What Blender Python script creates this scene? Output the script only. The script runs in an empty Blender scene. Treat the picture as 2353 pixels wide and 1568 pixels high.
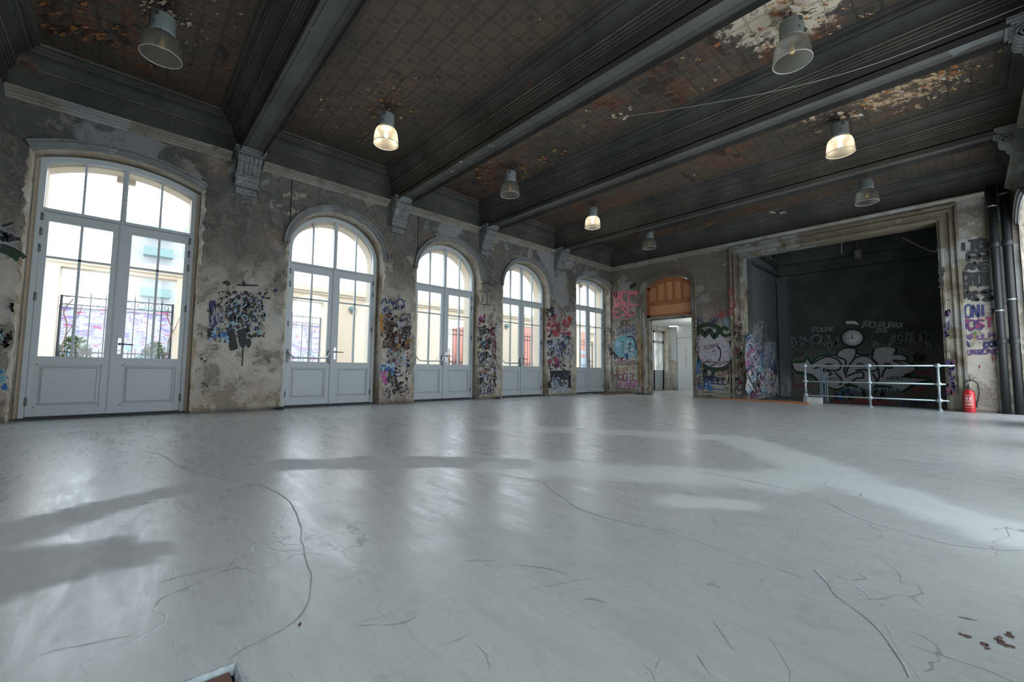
import bpy, bmesh, math, random
from mathutils import Vector, Matrix, noise as mnoise
random.seed(7)
S = bpy.context.scene
COL = S.collection
PI = math.pi
# ------------------------------------------------------------------ camera constants (surveyed from the place)
CAMZ = 0.72; FPX = 963.16
FW = Vector((-0.73261, 0.67699, 0.070463)); RT = Vector((0.67917, 0.73391, 0.0101607)); UP = Vector((0.044835, -0.0553, 0.997463))
XL = -8.30; XD = -8.54; XO = -8.86; XR = 0.80; YF = 12.34; YE = -1.32; YN = 15.0
def ray(px, py): return FW + RT*((px-1176.5)/FPX) - UP*((py-784)/FPX)
def onx(px, py, x): d = ray(px, py); t = x/d.x; return Vector((x, t*d.y, CAMZ+t*d.z))
def ony(px, py, y): d = ray(px, py); t = y/d.y; return Vector((t*d.x, y, CAMZ+t*d.z))
def onz(px, py, z=0.0): d = ray(px, py); t = (z-CAMZ)/d.z; return Vector((t*d.x, t*d.y, z))

# ------------------------------------------------------------------ node expression helper
class E:
    def __init__(s, nt, sock): s.nt = nt; s.s = sock
    def _m(s, op, *o, clamp=False):
        n = s.nt.nodes.new('ShaderNodeMath'); n.operation = op; n.use_clamp = clamp
        for i, v in enumerate((s,)+o):
            if isinstance(v, E): s.nt.links.new(v.s, n.inputs[i])
            else: n.inputs[i].default_value = v
        return E(s.nt, n.outputs[0])
    def __add__(s, o): return s._m('ADD', o)
    def __sub__(s, o): return s._m('SUBTRACT', o)
    def __mul__(s, o): return s._m('MULTIPLY', o)
    def __truediv__(s, o): return s._m('DIVIDE', o)
    def max(s, o): return s._m('MAXIMUM', o)
    def min(s, o): return s._m('MINIMUM', o)
    def abs(s): return s._m('ABSOLUTE')
    def floor(s): return s._m('FLOOR')
    def fract(s): return s._m('FRACT')
    def pow(s, o): return s._m('POWER', o)
    def lt(s, o): return s._m('LESS_THAN', o)
    def gt(s, o): return s._m('GREATER_THAN', o)
    def mod2(s): return s._m('FLOORED_MODULO', 2.0)
    def step(s, a, b):          # smoothstep a..b (a may exceed b)
        n = s.nt.nodes.new('ShaderNodeMapRange'); n.interpolation_type = 'SMOOTHSTEP'
        s.nt.links.new(s.s, n.inputs['Value'])
        if a < b: n.inputs['From Min'].default_value = a; n.inputs['From Max'].default_value = b
        else:
            n.inputs['From Min'].default_value = b; n.inputs['From Max'].default_value = a
            n.inputs['To Min'].default_value = 1; n.inputs['To Max'].default_value = 0
        return E(s.nt, n.outputs['Result'])
class MB_:
    """material builder"""
    def __init__(s, name):
        s.m = bpy.data.materials.new(name); s.m.use_nodes = True; s.nt = s.m.node_tree
        s.p = s.nt.nodes['Principled BSDF']; s.out = s.nt.nodes['Material Output']
        tc = s.nt.nodes.new('ShaderNodeTexCoord'); s.co = tc.outputs['Object']
        g = s.nt.nodes.new('ShaderNodeNewGeometry'); s.pos = g.outputs['Position']
    def xyz(s, world=True):
        n = s.nt.nodes.new('ShaderNodeSeparateXYZ'); s.nt.links.new(s.pos if world else s.co, n.inputs[0])
        return [E(s.nt, n.outputs[i]) for i in range(3)]
    def vec(s, x, y, z):
        n = s.nt.nodes.new('ShaderNodeCombineXYZ')
        for i, v in enumerate((x, y, z)):
            if isinstance(v, E): s.nt.links.new(v.s, n.inputs[i])
            else: n.inputs[i].default_value = v
        return n.outputs[0]
    def noise(s, scale, detail=4, rough=.55, stretch=None, off=0, dist=0, world=True, vec=None):
        n = s.nt.nodes.new('ShaderNodeTexNoise'); n.inputs['Scale'].default_value = scale
        n.inputs['Detail'].default_value = detail; n.inputs['Roughness'].default_value = rough; n.inputs['Distortion'].default_value = dist
        mp = s.nt.nodes.new('ShaderNodeMapping'); s.nt.links.new(vec or (s.pos if world else s.co), mp.inputs[0])
        mp.inputs['Location'].default_value = (off, off*1.7, off*.3)
        if stretch: mp.inputs['Scale'].default_value = stretch
        s.nt.links.new(mp.outputs[0], n.inputs['Vector'])
        return E(s.nt, n.outputs['Fac'])
    def attr(s, name):
        n = s.nt.nodes.new('ShaderNodeAttribute'); n.attribute_name = name; return E(s.nt, n.outputs['Fac'])
    def mix(s, a, b, f):
        n = s.nt.nodes.new('ShaderNodeMix'); n.data_type = 'RGBA'; n.clamp_factor = True
        for i, v in ((6, a), (7, b)):
            if isinstance(v, tuple): n.inputs[i].default_value = (*v[:3], 1)
            else: s.nt.links.new(v, n.inputs[i])
        if isinstance(f, E): s.nt.links.new(f.s, n.inputs[0])
        else: n.inputs[0].default_value = f
        return n.outputs[2]
    def set(s, color=None, rough=None, metal=None, spec=None, bump=None, bs=.3, bd=.01):
        def put(key, v):
            if v is None: return
            if isinstance(v, E): s.nt.links.new(v.s, s.p.inputs[key])
            elif isinstance(v, tuple): s.p.inputs[key].default_value = (*v[:3], 1)
            elif isinstance(v, (int, float)): s.p.inputs[key].default_value = v
            else: s.nt.links.new(v, s.p.inputs[key])
        put('Base Color', color); put('Roughness', rough); put('Metallic', metal); put('Specular IOR Level', spec)
        if bump is not None:
            b = s.nt.nodes.new('ShaderNodeBump'); b.inputs['Strength'].default_value = bs; b.inputs['Distance'].default_value = bd
            s.nt.links.new(bump.s, b.inputs['Height']); s.nt.links.new(b.outputs[0], s.p.inputs['Normal'])
        return s.m
def plain(name, c, rough=.6, metal=0, var=.12, sc=12, spec=.5, bs=.1):
    b = MB_(name); n = b.noise(sc, 4)
    lo = tuple(v*(1-var) for v in c); hi = tuple(min(1, v*(1+var)) for v in c)
    return b.set(b.mix(lo, hi, n), rough, metal, spec, n, bs, .004)

# ------------------------------------------------------------------ materials
def plaster(name, pale, mid, dark, h0=1.9, h1=3.3, peel=.5, seed=0, low=None):
    b = MB_(name); x, y, z = b.xyz()
    big = b.noise(.9, 6, .6, off=seed); n2 = b.noise(2.6, 9, .66, off=seed+3, dist=.4); n3 = b.noise(9, 8, .7, off=seed+9); fine = b.noise(38, 5, .7, off=seed)
    zz = z + (big-.5)*1.6
    up = zz.step(h0, h1)
    # base tones: pale limewash low, soot-grey high
    c = b.mix(pale, mid, (n2.step(.42, .62)*.75))
    c = b.mix(c, dark, (up*.9))
    c = b.mix(c, mid, ((n2-.5).abs().step(.03, .0)*.5)*up)
    # peeled coats with crisp edges
    peel1 = (n2 + (n3-.5)*.28).step(.565, .58)
    c = b.mix(c, mid, peel1*(peel)*(up*-.6+1))
    peel2 = (b.noise(1.7, 9, .7, off=seed+20) + (n3-.5)*.3).step(.60, .615)
    c = b.mix(c, tuple(v*1.05 for v in pale), peel2*up*.42)
    peel3 = (b.noise(3.1, 8, .66, off=seed+31)+(n3-.5)*.2).step(.60, .625)
    c = b.mix(c, tuple(v*.55 for v in mid), peel3*.65)
    patch = (b.noise(.7, 3, .5, off=seed+61)+(n3-.5)*.06).step(.50, .53)
    c = b.mix(c, dark, patch*up*.5)
    c = b.mix(c, (.30, .31, .32), (b.noise(.9, 4, .55, off=seed+71)+(n3-.5)*.05).step(.56, .60)*.55)
    brown = (b.noise(1.3, 6, .6, off=seed+40)).step(.55, .72)
    c = b.mix(c, (mid[0]*1.0, mid[1]*.78, mid[2]*.55), brown*.45)
    if low: c = b.mix(c, low, zz.step(.55, .12)*(n3.step(.4, .6))*.7)
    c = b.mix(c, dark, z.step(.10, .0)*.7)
    spots = b.noise(24, 3, .5, off=seed+5).step(.70, .73)
    c = b.mix(c, tuple(v*.4 for v in dark), spots*.5)
    c = b.mix(c, tuple(v*.6 for v in mid), fine.step(.55, .75)*.35)
    h = n2*.5 + n3*.3 + fine*.12 - peel1*.25 - peel3*.15
    return b.set(c, .93, 0, .2, h, .9, .02)
PALE = (.50, .475, .43)
M = {}
M['plasterL'] = plaster('plaster_window_wall', (.46, .43, .375), (.22, .198, .165), (.070, .071, .069), 1.7, 3.2, .7, 0, (.30, .24, .16))
M['plasterF'] = plaster('plaster_far_wall', (.44, .41, .35), (.23, .205, .165), (.12, .108, .088), 1.6, 3.0, .5, 50, None)
M['plasterR'] = plaster('plaster_right_wall', (.45, .44, .42), (.25, .235, .2), (.09, .09, .085), 2.6, 3.9, .4, 90, None)
M['brokenedge'] = plaster('broken_plaster_edge', (.52, .48, .41), (.36, .28, .19), (.30, .27, .22), 2.8, 4.4, .8, 14, (.30, .22, .13))
M['reveal'] = plaster('reveal_plaster', (.44, .40, .33), (.30, .24, .17), (.30, .27, .22), 3.2, 4.4, .7, 33, (.26, .19, .12))
M['mould'] = plaster('moulding_plaster', (.36, .37, .37), (.22, .22, .21), (.17, .175, .175), 2.0, 3.4, .5, 70, None)
M['casing'] = plaster('old_painted_casing', (.30, .28, .23), (.125, .097, .062), (.125, .11, .08), 2.2, 3.6, .5, 77, None)
M['cornice'] = plaster('cornice_plaster', (.30, .28, .24), (.19, .175, .145), (.21, .195, .165), 3.8, 4.6, .6, 60, None)
b = MB_('niche_soot'); x, y, z = b.xyz(); n = b.noise(1.4, 7, .6); n3 = b.noise(8, 7, .7)
c = b.mix((.050, .050, .049), (.075, .075, .072), n.step(.4, .6)); zz = z+(n-.5)*1.2
c = b.mix(c, (.15, .148, .14), zz.step(1.9, .6)*.8); c = b.mix(c, (.035, .035, .035), n3.step(.58, .62)*.5)
M['niche'] = b.set(c, .9, 0, .25, n3, .4, .01)
b = MB_('niche_side_soot'); x, y, z = b.xyz(); n = b.noise(1.6, 7, .6, stretch=(1, 1, .4)); n3 = b.noise(9, 8, .7, stretch=(1, 1, .35))
zz = z+(n-.5)*1.6+(y-12.5)*.55
c = b.mix((.06, .062, .066), (.11, .11, .115), n3); c = b.mix(c, (.36, .37, .38), zz.step(2.6, .9)*(n3.step(.35, .6)*.7+.3)); c = b.mix(c, (.10, .13, .2), n.step(.55, .66)*zz.step(2.4, 1.4)*.6)
M['nicheside'] = b.set(c, .9, 0, .25, n3, .4, .01)

def beam_mat(name, c0, c1, flake):
    b = MB_(name); x, y, z = b.xyz(); n = b.noise(1.3, 6, .6); n3 = b.noise(7, 7, .65); f = b.noise(60, 3)
    c = b.mix(c0, c1, n.step(.35, .65)*.7 + (n3-.5)*.25)
    fl = (b.noise(3.2, 9, .75, off=6, stretch=(.7, 1.3, 1))).step(.665, .68)
    c = b.mix(c, (.42, .39, .31), fl*flake)
    c = b.mix(c, (.6, .58, .5), b.noise(9, 2, .5, off=4).step(.80, .81)*.6)
    return b.set(c, .7, 0, .35, n3+f*.2, .15, .005)
M['beam'] = beam_mat('sooty_beam_paint', (.040, .0395, .036), (.078, .076, .068), .55)
M['beamedge'] = beam_mat('moulding_edge_highlight', (.085, .082, .072), (.17, .158, .13), .5)  # lighter colour paints edge highlights onto the narrow coffer fillets
M['beamlight'] = beam_mat('beam_soffit_paint', (.085, .083, .075), (.14, .135, .12), .7)
# embossed ceiling panels
b = MB_('embossed_ceiling_panel'); x, y, z = b.xyz()
k = 1/.23
u = x*k
v = y*k
fu = (u.fract()-.5).abs(); fv = (v.fract()-.5).abs()
par = (u.floor()+v.floor()).mod2()
edge = fu.max(fv)                                    # .5 at the cell border
line1 = (edge-.482).abs().step(.014, .004)
line2 = (edge-.41).abs().step(.013, .003)*par
r = (fu*fu+fv*fv).pow(.5)
ring = (r-.16).abs().step(.035, .01)*par
ring2 = (r-.07).abs().step(.04, .01)*par
corner = fu.min(fv).gt(.385)
cl = ((fu.min(fv)-.385).abs().step(.02, .004))*edge.gt(.385)
pat = line1.max(line2).max(ring).max(cl).max(ring2*.5)
nb = b.noise(.55, 6, .62, off=2); n2 = b.noise(1.6, 8, .68, off=11); n3 = b.noise(7, 8, .72, off=5); ff = b.noise(45, 5, .7)
c = b.mix((.105, .074, .052), (.060, .056, .048), (nb+(n2-.5)*.5).step(.42, .58))
c = b.mix(c, (.085, .062, .048), n2.step(.5, .66)*.7)
rust = ((n2*.55+n3*.45)).step(.50, .56)
def near(px, py, r0, r1):
    dx = x-px; dy = y-py
    return (dx*dx+dy*dy).pow(.5).step(r1, r0)
rz = near(-7.0, -.2, .3, 1.6).max(near(-6.6, 5.5, .3, 1.5)).max(near(-3.3, 5.7, .2, 1.4)).max(near(-6.3, 8.2, .3, 1.7)).max(near(-2.8, 8.2, .2, 1.0)).max(near(-6.3, 11, .2, 1.6)).max(near(-3.3, 11, .1, 1.3)).max(near(-1.2, 5.5, .2, 1.3))
c = b.mix(c, (.21, .085, .035), rust*(rz*.80+.06))
c = b.mix(c, (.050, .024, .016), ((n3*.6+n2*.4).step(.53, .58))*(rz*.75+.08))
cream = (n3*.5+n2*.3+ff*.2)
cz = near(-1.15, 5.15, .35, 1.05)
cz2 = near(-.55, 8.1, .2, 1.8).max(near(-1.5, 7.9, .1, 1.0)).max(near(-6.15, 2.7, .1, .6)*.75).max(near(-5.6, .2, .1, .8)*.85).max(near(.2, 5.4, .1, 1.0)*.85)
c = b.mix(c, (.47, .34, .20), (cream+cz2*.095).step(.605, .63)*(cz2.step(.02, .2)*.9+.1))
c = b.mix(c, (.55, .47, .36), (cream+cz*.16).step(.55, .60)*cz.step(.02, .25))
c = b.mix(c, (.30, .12, .045), (n2+cz*.02).step(.56, .6)*cz)
c = b.mix(c, (.5, .47, .4), b.noise(16, 2, .5, off=8).step(.775, .785))
lampsoot = near(-6.15, 2.95, .05, .35).max(near(-1.2, 5.45, .03, .25)).max(near(-1.2, 8.3, .05, .3)).max(near(-6.15, 5.6, .05, .3)).max(near(-6.15, 8.3, .05, .3)).max(near(-6.15, .1, .05, .3))
c = b.mix(c, (.02, .018, .015), lampsoot*.55)
c = b.mix(c, (.022, .018, .014), pat*.6)
M['panel'] = b.set(c, .62, 0, .4, pat*-1.0+n3*.25+ff*.1, .65, .012)
# floor
b = MB_('polished_concrete_floor'); x, y, z = b.xyz()
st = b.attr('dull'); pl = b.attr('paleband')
n1 = b.noise(.45, 5, .6); n2 = b.noise(2.2, 8, .65, stretch=(1, 1, 1), off=3, dist=.5); n3 = b.noise(9, 7, .7, off=8); ff = b.noise(70, 4, .7)
streak = b.noise(5, 6, .65, stretch=(.35, 1.6, 1), off=1, dist=.6); streak2 = b.noise(22, 5, .7, stretch=(.25, 1.5, 1), off=7, dist=.3)
c = b.mix((.40, .41, .405), (.50, .505, .49), n1.step(.35, .65)*.5+n2*.5)
c = b.mix(c, (.33, .345, .345), streak.step(.48, .70)*.5)
c = b.mix(c, (.52, .53, .52), streak2.step(.54, .70)*.5)
c = b.mix(c, (.27, .265, .25), n3.step(.56, .70)*.4)
sp3 = b.noise(30, 5, .75, off=13, stretch=(.5, 1.3, 1))
c = b.mix(c, (.24, .24, .235), sp3.step(.58, .70)*.28); c = b.mix(c, (.62, .63, .62), sp3.step(.40, .30)*.25)
c = b.mix(c, (.17, .165, .155), b.noise(12, 4, .6, off=33).step(.735, .76)*.6)
c = b.mix(c, (.30, .305, .30), st*.4)
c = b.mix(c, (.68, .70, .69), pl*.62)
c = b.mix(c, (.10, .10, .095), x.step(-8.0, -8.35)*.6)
vor = b.nt.nodes.new('ShaderNodeTexVoronoi'); vor.feature = 'DISTANCE_TO_EDGE'; vor.inputs['Scale'].default_value = .75
mp = b.nt.nodes.new('ShaderNodeMapping'); mp.inputs['Scale'].default_value = (1, .5, 1); mp.inputs['Rotation'].default_value = (0, 0, .5)
wn = b.nt.nodes.new('ShaderNodeTexNoise'); wn.inputs['Scale'].default_value = 1.6; wn.inputs['Detail'].default_value = 4
vm = b.nt.nodes.new('ShaderNodeVectorMath'); vm.operation = 'ADD'
b.nt.links.new(b.pos, mp.inputs[0]); b.nt.links.new(b.pos, wn.inputs['Vector']); b.nt.links.new(mp.outputs[0], vm.inputs[0]); b.nt.links.new(wn.outputs['Color'], vm.inputs[1]); b.nt.links.new(vm.outputs[0], vor.inputs['Vector'])
scr = E(b.nt, vor.outputs['Distance']).step(.0045, .001)
c = b.mix(c, (.19, .19, .185), scr*n2.step(.5, .56)*.6)
rg = (streak-.5)*.36+.225+st*.24+n3*.10+pl*.06+(streak2-.4)*.26
M['floor'] = b.set(c, rg, 0, .5, streak2*.35+streak*.4+n3*.3+ff*.06-scr*.4, .14, .006)
M['crack'] = plain('floor_crack_fill', (.20, .205, .205), .8)
M['cracklight'] = plain('floor_crack_edge', (.54, .56, .56), .6)
M['scuff'] = plain('floor_scuff', (.30, .30, .285), .7)
M['rustchip'] = plain('chipped_floor_rust', (.10, .055, .04), .9, var=.5, sc=60)
M['brickhole'] = plain('exposed_brick', (.14, .072, .052), .9, var=.45, sc=40, bs=.6)
M['holevoid'] = plain('floor_hole_dirt', (.02, .02, .02), .9)
M['rubble'] = plain('broken_concrete_rim', (.32, .36, .37), .85, var=.4, sc=35, bs=.8)
# joinery
M['white'] = plain('door_white_paint', (.42, .465, .485), .42, var=.04, sc=30, bs=.03)
M['whitegroove'] = plain('door_groove', (.20, .215, .23), .6)
M['seal'] = plain('dark_threshold', (.03, .032, .034), .7)
M['hinge'] = plain('hinge_metal', (.16, .17, .18), .45, .5)
M['chrome'] = plain('satin_chrome', (.45, .46, .47), .28, 1.0)
M['darkmetal'] = plain('dark_steel', (.09, .095, .10), .4, .8)
M['galv'] = plain('galvanised_steel', (.42, .50, .52), .42, .55, var=.2, sc=30)
M['bluegalv'] = plain('blue_grey_steel', (.22, .30, .36), .5, .3)
M['castiron'] = plain('black_cast_iron', (.018, .019, .021), .5, .2, var=.3)
M['black'] = plain('black_plastic', (.015, .015, .016), .4)
M['lamphouse'] = plain('grey_lamp_housing', (.24, .28, .275), .55)
M['lamplabel'] = plain('dark_label', (.05, .052, .05), .6)
M['red'] = plain('extinguisher_red', (.50, .018, .022), .3, var=.05)
M['labelwhite'] = plain('label_white', (.75, .72, .7), .6)
M['wood'] = plain('orange_wood_plank', (.42, .17, .075), .6, var=.3, sc=18)
M['brownmat'] = plain('worn_brown_board', (.12, .07, .05), .8, var=.4, sc=15)
b = MB_('varnished_orange_wood'); n = b.noise(5, 7, .6, stretch=(1, 1, 5)); M['doorwood'] = b.set(b.mix((.26, .095, .035), (.40, .155, .06), n), .5, 0, .4, n, .1, .004)
b = MB_('orange_ply'); n = b.noise(6, 7, .6, stretch=(1, 1, 4)); M['ply'] = b.set(b.mix((.46, .22, .095), (.58, .30, .14), n), .55, 0, .4, n, .1, .004)
M['plaswhite'] = plain('clean_white_wall', (.62, .66, .66), .8)
M['dirtywhite'] = plaster('dirty_white_wall', (.60, .57, .50), (.36, .31, .24), (.5, .5, .46), 2.0, 3.0, .6, 41, None)
M['boxwhite'] = plain('white_plastic_box', (.60, .60, .57), .5)
M['paper'] = plain('paper_white', (.62, .60, .56), .7)
M['clockface'] = plain('clock_face', (.66, .68, .69), .4, var=.02)
M['ink'] = plain('clock_ink', (.02, .02, .022), .5)
M['rope'] = plain('grey_cable', (.52, .51, .48), .6)
M['cream'] = plain('cream_render', (.60, .50, .385), .85, var=.06, sc=3)
M['creamlight'] = plain('cream_render_band', (.58, .50, .40), .85, var=.06, sc=3)
M['iron'] = plain('wrought_iron', (.035, .04, .045), .55, .3)
M['leaf'] = plain('leaf_green', (.07, .12, .035), .6, var=.6, sc=5)
M['stem'] = plain('vine_stem', (.13, .085, .06), .8)
M['paving'] = plain('courtyard_paving', (.40, .39, .36), .9, var=.2, sc=2)
M['buildpale'] = plain('pale_facade', (.34, .345, .35), .85, var=.04, sc=1)
M['shutter'] = plain('grey_green_balcony', (.16, .23, .225), .7)
M['salmon'] = plain('salmon_facade', (.40, .17, .13), .85, var=.08)
M['bluegrey'] = plain('blue_grey_trim', (.25, .30, .42), .8)
b = MB_('painted_garden_wall'); x, y, z = b.xyz(); n = b.noise(2.2, 8, .7, stretch=(1, 1, 2.2), dist=1.0); n4 = b.noise(3.5, 8, .7, off=9, stretch=(1, 1, 2.4), dist=1.0); n5 = b.noise(2.0, 8, .7, off=19, stretch=(1, 1, 3), dist=1)
c = b.mix((.40, .40, .42), (.22, .20, .40), n.step(.52, .58)); c = b.mix(c, (.40, .05, .16), n4.step(.57, .60)); c = b.mix(c, (.18, .38, .62), n5.step(.56, .60)*z.step(2.0, 1.2)); c = b.mix(c, (.22, .12, .38), b.noise(5, 8, .7, off=29, stretch=(1, 1, 2)).step(.57, .6)*z.step(1.3, 1.9))
M['gardenwall'] = b.set(c, .85)
def glass_mat(name, tint=(.97, .985, 1.0), gl=.10):
    m = bpy.data.materials.new(name); m.use_nodes = True; nt = m.node_tree; nt.nodes.clear()
    o = nt.nodes.new('ShaderNodeOutputMaterial'); t = nt.nodes.new('ShaderNodeBsdfTransparent'); g = nt.nodes.new('ShaderNodeBsdfGlossy'); mx = nt.nodes.new('ShaderNodeMixShader'); fr = nt.nodes.new('ShaderNodeLayerWeight'); pw = nt.nodes.new('ShaderNodeMath'); ml = nt.nodes.new('ShaderNodeMath')
    t.inputs[0].default_value = (*tint, 1); g.inputs['Roughness'].default_value = .02; fr.inputs[0].default_value = .5
    pw.operation = 'POWER'; pw.inputs[1].default_value = 4; nt.links.new(fr.outputs['Facing'], pw.inputs[0])
    ml.operation = 'MULTIPLY_ADD'; ml.inputs[1].default_value = .7; ml.inputs[2].default_value = .05
    nt.links.new(pw.outputs[0], ml.inputs[0]); nt.links.new(ml.outputs[0], mx.inputs[0]); nt.links.new(t.outputs[0], mx.inputs[1]); nt.links.new(g.outputs[0], mx.inputs[2]); nt.links.new(mx.outputs[0], o.inputs[0])
    return m
M['glass'] = glass_mat('window_glass')
def shade_mat(name, tr, tl, tint):
    m = bpy.data.materials.new(name); m.use_nodes = True; nt = m.node_tree; nt.nodes.clear(); N = nt.nodes.new
    o = N('ShaderNodeOutputMaterial'); t = N('ShaderNodeBsdfTransparent'); g = N('ShaderNodeBsdfGlossy'); d = N('ShaderNodeBsdfTranslucent'); m1 = N('ShaderNodeMixShader'); m2 = N('ShaderNodeMixShader'); lw = N('ShaderNodeLayerWeight')
    tc = N('ShaderNodeTexCoord'); sp = N('ShaderNodeSeparateXYZ'); nt.links.new(tc.outputs['Object'], sp.inputs[0])
    at = N('ShaderNodeMath'); at.operation = 'ARCTAN2'; nt.links.new(sp.outputs[0], at.inputs[0]); nt.links.new(sp.outputs[1], at.inputs[1])
    ml = N('ShaderNodeMath'); ml.operation = 'MULTIPLY'; ml.inputs[1].default_value = 90; nt.links.new(at.outputs[0], ml.inputs[0])
    sn = N('ShaderNodeMath'); sn.operation = 'SINE'; nt.links.new(ml.outputs[0], sn.inputs[0])
    bp = N('ShaderNodeBump'); bp.inputs['Strength'].default_value = .5; bp.inputs['Distance'].default_value = .003; nt.links.new(sn.outputs[0], bp.inputs['Height'])
    for q in (g, d): nt.links.new(bp.outputs[0], q.inputs['Normal'])
    t.inputs[0].default_value = (*tint, 1); d.inputs[0].default_value = (*[v*.95 for v in tint], 1); g.inputs['Color'].default_value = (.62, .62, .60, 1); g.inputs['Roughness'].default_value = .35
    m1.inputs[0].default_value = tl; nt.links.new(t.outputs[0], m1.inputs[1]); nt.links.new(d.outputs[0], m1.inputs[2])
    lw.inputs[0].default_value = .35; mm = N('ShaderNodeMath'); mm.operation = 'MULTIPLY_ADD'; mm.inputs[1].default_value = .7; mm.inputs[2].default_value = .16; nt.links.new(lw.outputs['Facing'], mm.inputs[0]); nt.links.new(mm.outputs[0], m2.inputs[0]); nt.links.new(m1.outputs[0], m2.inputs[1]); nt.links.new(g.outputs[0], m2.inputs[2]); nt.links.new(m2.outputs[0], o.inputs[0])
    return m
M['shade'] = shade_mat('prismatic_acrylic', .5, .36, (.80, .79, .74))
M['rim'] = plain('shade_rim', (.50, .49, .45), .35)
def emit(name, c, s):
    m = bpy.data.materials.new(name); m.use_nodes = True; p = m.node_tree.nodes['Principled BSDF']
    p.inputs['Base Color'].default_value = (*c, 1); p.inputs['Emission Color'].default_value = (*c, 1); p.inputs['Emission Strength'].default_value = s; return m
M['bulb_on'] = emit('lit_lamp_bulb', (1.0, .82, .52), 14.0)
M['bulb_off'] = plain('unlit_amber_bulb', (.75, .5, .16), .3)
M['spot_on'] = emit('recessed_light', (1, .97, .9), 3.0)

# ------------------------------------------------------------------ object helpers
def tag(o, label=None, cat=None, group=None, kind=None):
    if label: o['label'] = label
    if cat: o['category'] = cat
    if group: o['group'] = group
    if kind: o['kind'] = kind
    return o
def empty(name, loc=(0, 0, 0), label=None, cat=None, group=None, kind=None, rz=0):
    o = bpy.data.objects.new(name, None); o.location = loc; o.rotation_euler.z = rz; o.empty_display_size = .1; COL.objects.link(o)
    return tag(o, label, cat, group, kind)
class MB:
    def __init__(s): s.v = []; s.f = []; s.mi = []; s.sm = []
    def add(s, vs, fs, mi=0, smooth=False):
        n = len(s.v); s.v += [tuple(q) for q in vs]; s.f += [tuple(i+n for i in f) for f in fs]; s.mi += [mi]*len(fs); s.sm += [smooth]*len(fs); return s
    def box(s, a, b_, mi=0):
        x0, x1 = sorted((a[0], b_[0])); y0, y1 = sorted((a[1], b_[1])); z0, z1 = sorted((a[2], b_[2]))
        v = [(x0, y0, z0), (x1, y0, z0), (x1, y1, z0), (x0, y1, z0), (x0, y0, z1), (x1, y0, z1), (x1, y1, z1), (x0, y1, z1)]
        return s.add(v, [(0, 3, 2, 1), (4, 5, 6, 7), (0, 1, 5, 4), (1, 2, 6, 5), (2, 3, 7, 6), (3, 0, 4, 7)], mi)
    def tube(s, pts, r, seg=10, mi=0, cap=True):
        pts = [Vector(p) for p in pts]; n = len(pts); rings = []
        rr = r if isinstance(r, (list, tuple)) else [r]*n
        up = Vector((0, 0, 1)); prev = None
        for i, p in enumerate(pts):
            t = (pts[min(i+1, n-1)]-pts[max(i-1, 0)]).normalized()
            if prev is None:
                a = t.cross(up); a = a if a.length > .05 else t.cross(Vector((1, 0, 0)))
            else: a = prev - t*prev.dot(t)
            a.normalize(); prev = a; c = t.cross(a)
            rings.append([p+(a*math.cos(2*PI*k/seg)+c*math.sin(2*PI*k/seg))*rr[i] for k in range(seg)])
        vs = [q for rg_ in rings for q in rg_]; fs = []
        for i in range(n-1):
            for k in range(seg): fs.append((i*seg+k, i*seg+(k+1) % seg, (i+1)*seg+(k+1) % seg, (i+1)*seg+k))
        s.add(vs, fs, mi, True)
        if cap: s.add(rings[0], [tuple(reversed(range(seg)))], mi); s.add(rings[-1], [tuple(range(seg))], mi)
        return s
    def lathe(s, prof, c=(0, 0, 0), seg=32, mi=0, axis='z', smooth=True, close=False):
        vs = []; fs = []
        for (r, h) in prof:
            for k in range(seg):
                a = 2*PI*k/seg
                if axis == 'z': vs.append((c[0]+r*math.cos(a), c[1]+r*math.sin(a), c[2]+h))
                elif axis == 'y': vs.append((c[0]+r*math.cos(a), c[1]+h, c[2]+r*math.sin(a)))
                else: vs.append((c[0]+h, c[1]+r*math.cos(a), c[2]+r*math.sin(a)))
        n = len(prof)
        for i in range(n-1 if not close else n):
            j = (i+1) % n
            for k in range(seg): fs.append((i*seg+k, i*seg+(k+1) % seg, j*seg+(k+1) % seg, j*seg+k))
        return s.add(vs, fs, mi, smooth)
    def prism(s, poly, f0, f1, mi=0):
        """poly: list of 2D; f0/f1 map 2D->3D at both ends"""
        a = [f0(p) for p in poly]; b_ = [f1(p) for p in poly]; n = len(poly)
        s.add(a+b_, [tuple(range(n)), tuple(reversed(range(n, 2*n)))]+[(i, i+n, (i+1) % n+n, (i+1) % n) for i in range(n)], mi); return s
    def build(s, name, mats, parent=None, fix=True, loc=None):
        me = bpy.data.meshes.new(name); me.from_pydata(s.v, [], s.f)
        if not isinstance(mats, (list, tuple)): mats = [mats]
        for m in mats: me.materials.append(m)
        me.polygons.foreach_set('material_index', s.mi); me.polygons.foreach_set('use_smooth', s.sm)
        if fix:
            bm = bmesh.new(); bm.from_mesh(me); bmesh.ops.remove_doubles(bm, verts=bm.verts, dist=1e-5); bmesh.ops.recalc_face_normals(bm, faces=bm.faces); bm.to_mesh(me); bm.free()
        me.update()
        o = bpy.data.objects.new(name, me); COL.objects.link(o)
        if parent: o.parent = parent
        if loc: o.location = loc
        return o
def bevel(o, w=.004, seg=2):
    m = o.modifiers.new('bevel', 'BEVEL'); m.width = w; m.segments = seg; m.limit_method = 'ANGLE'; m.angle_limit = .7; return o
def copy_tree(o, parent=None):
    c = o.copy(); COL.objects.link(c); c.parent = parent
    for ch in [q for q in bpy.data.objects if q.parent == o]: copy_tree(ch, c)
    return c

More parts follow.
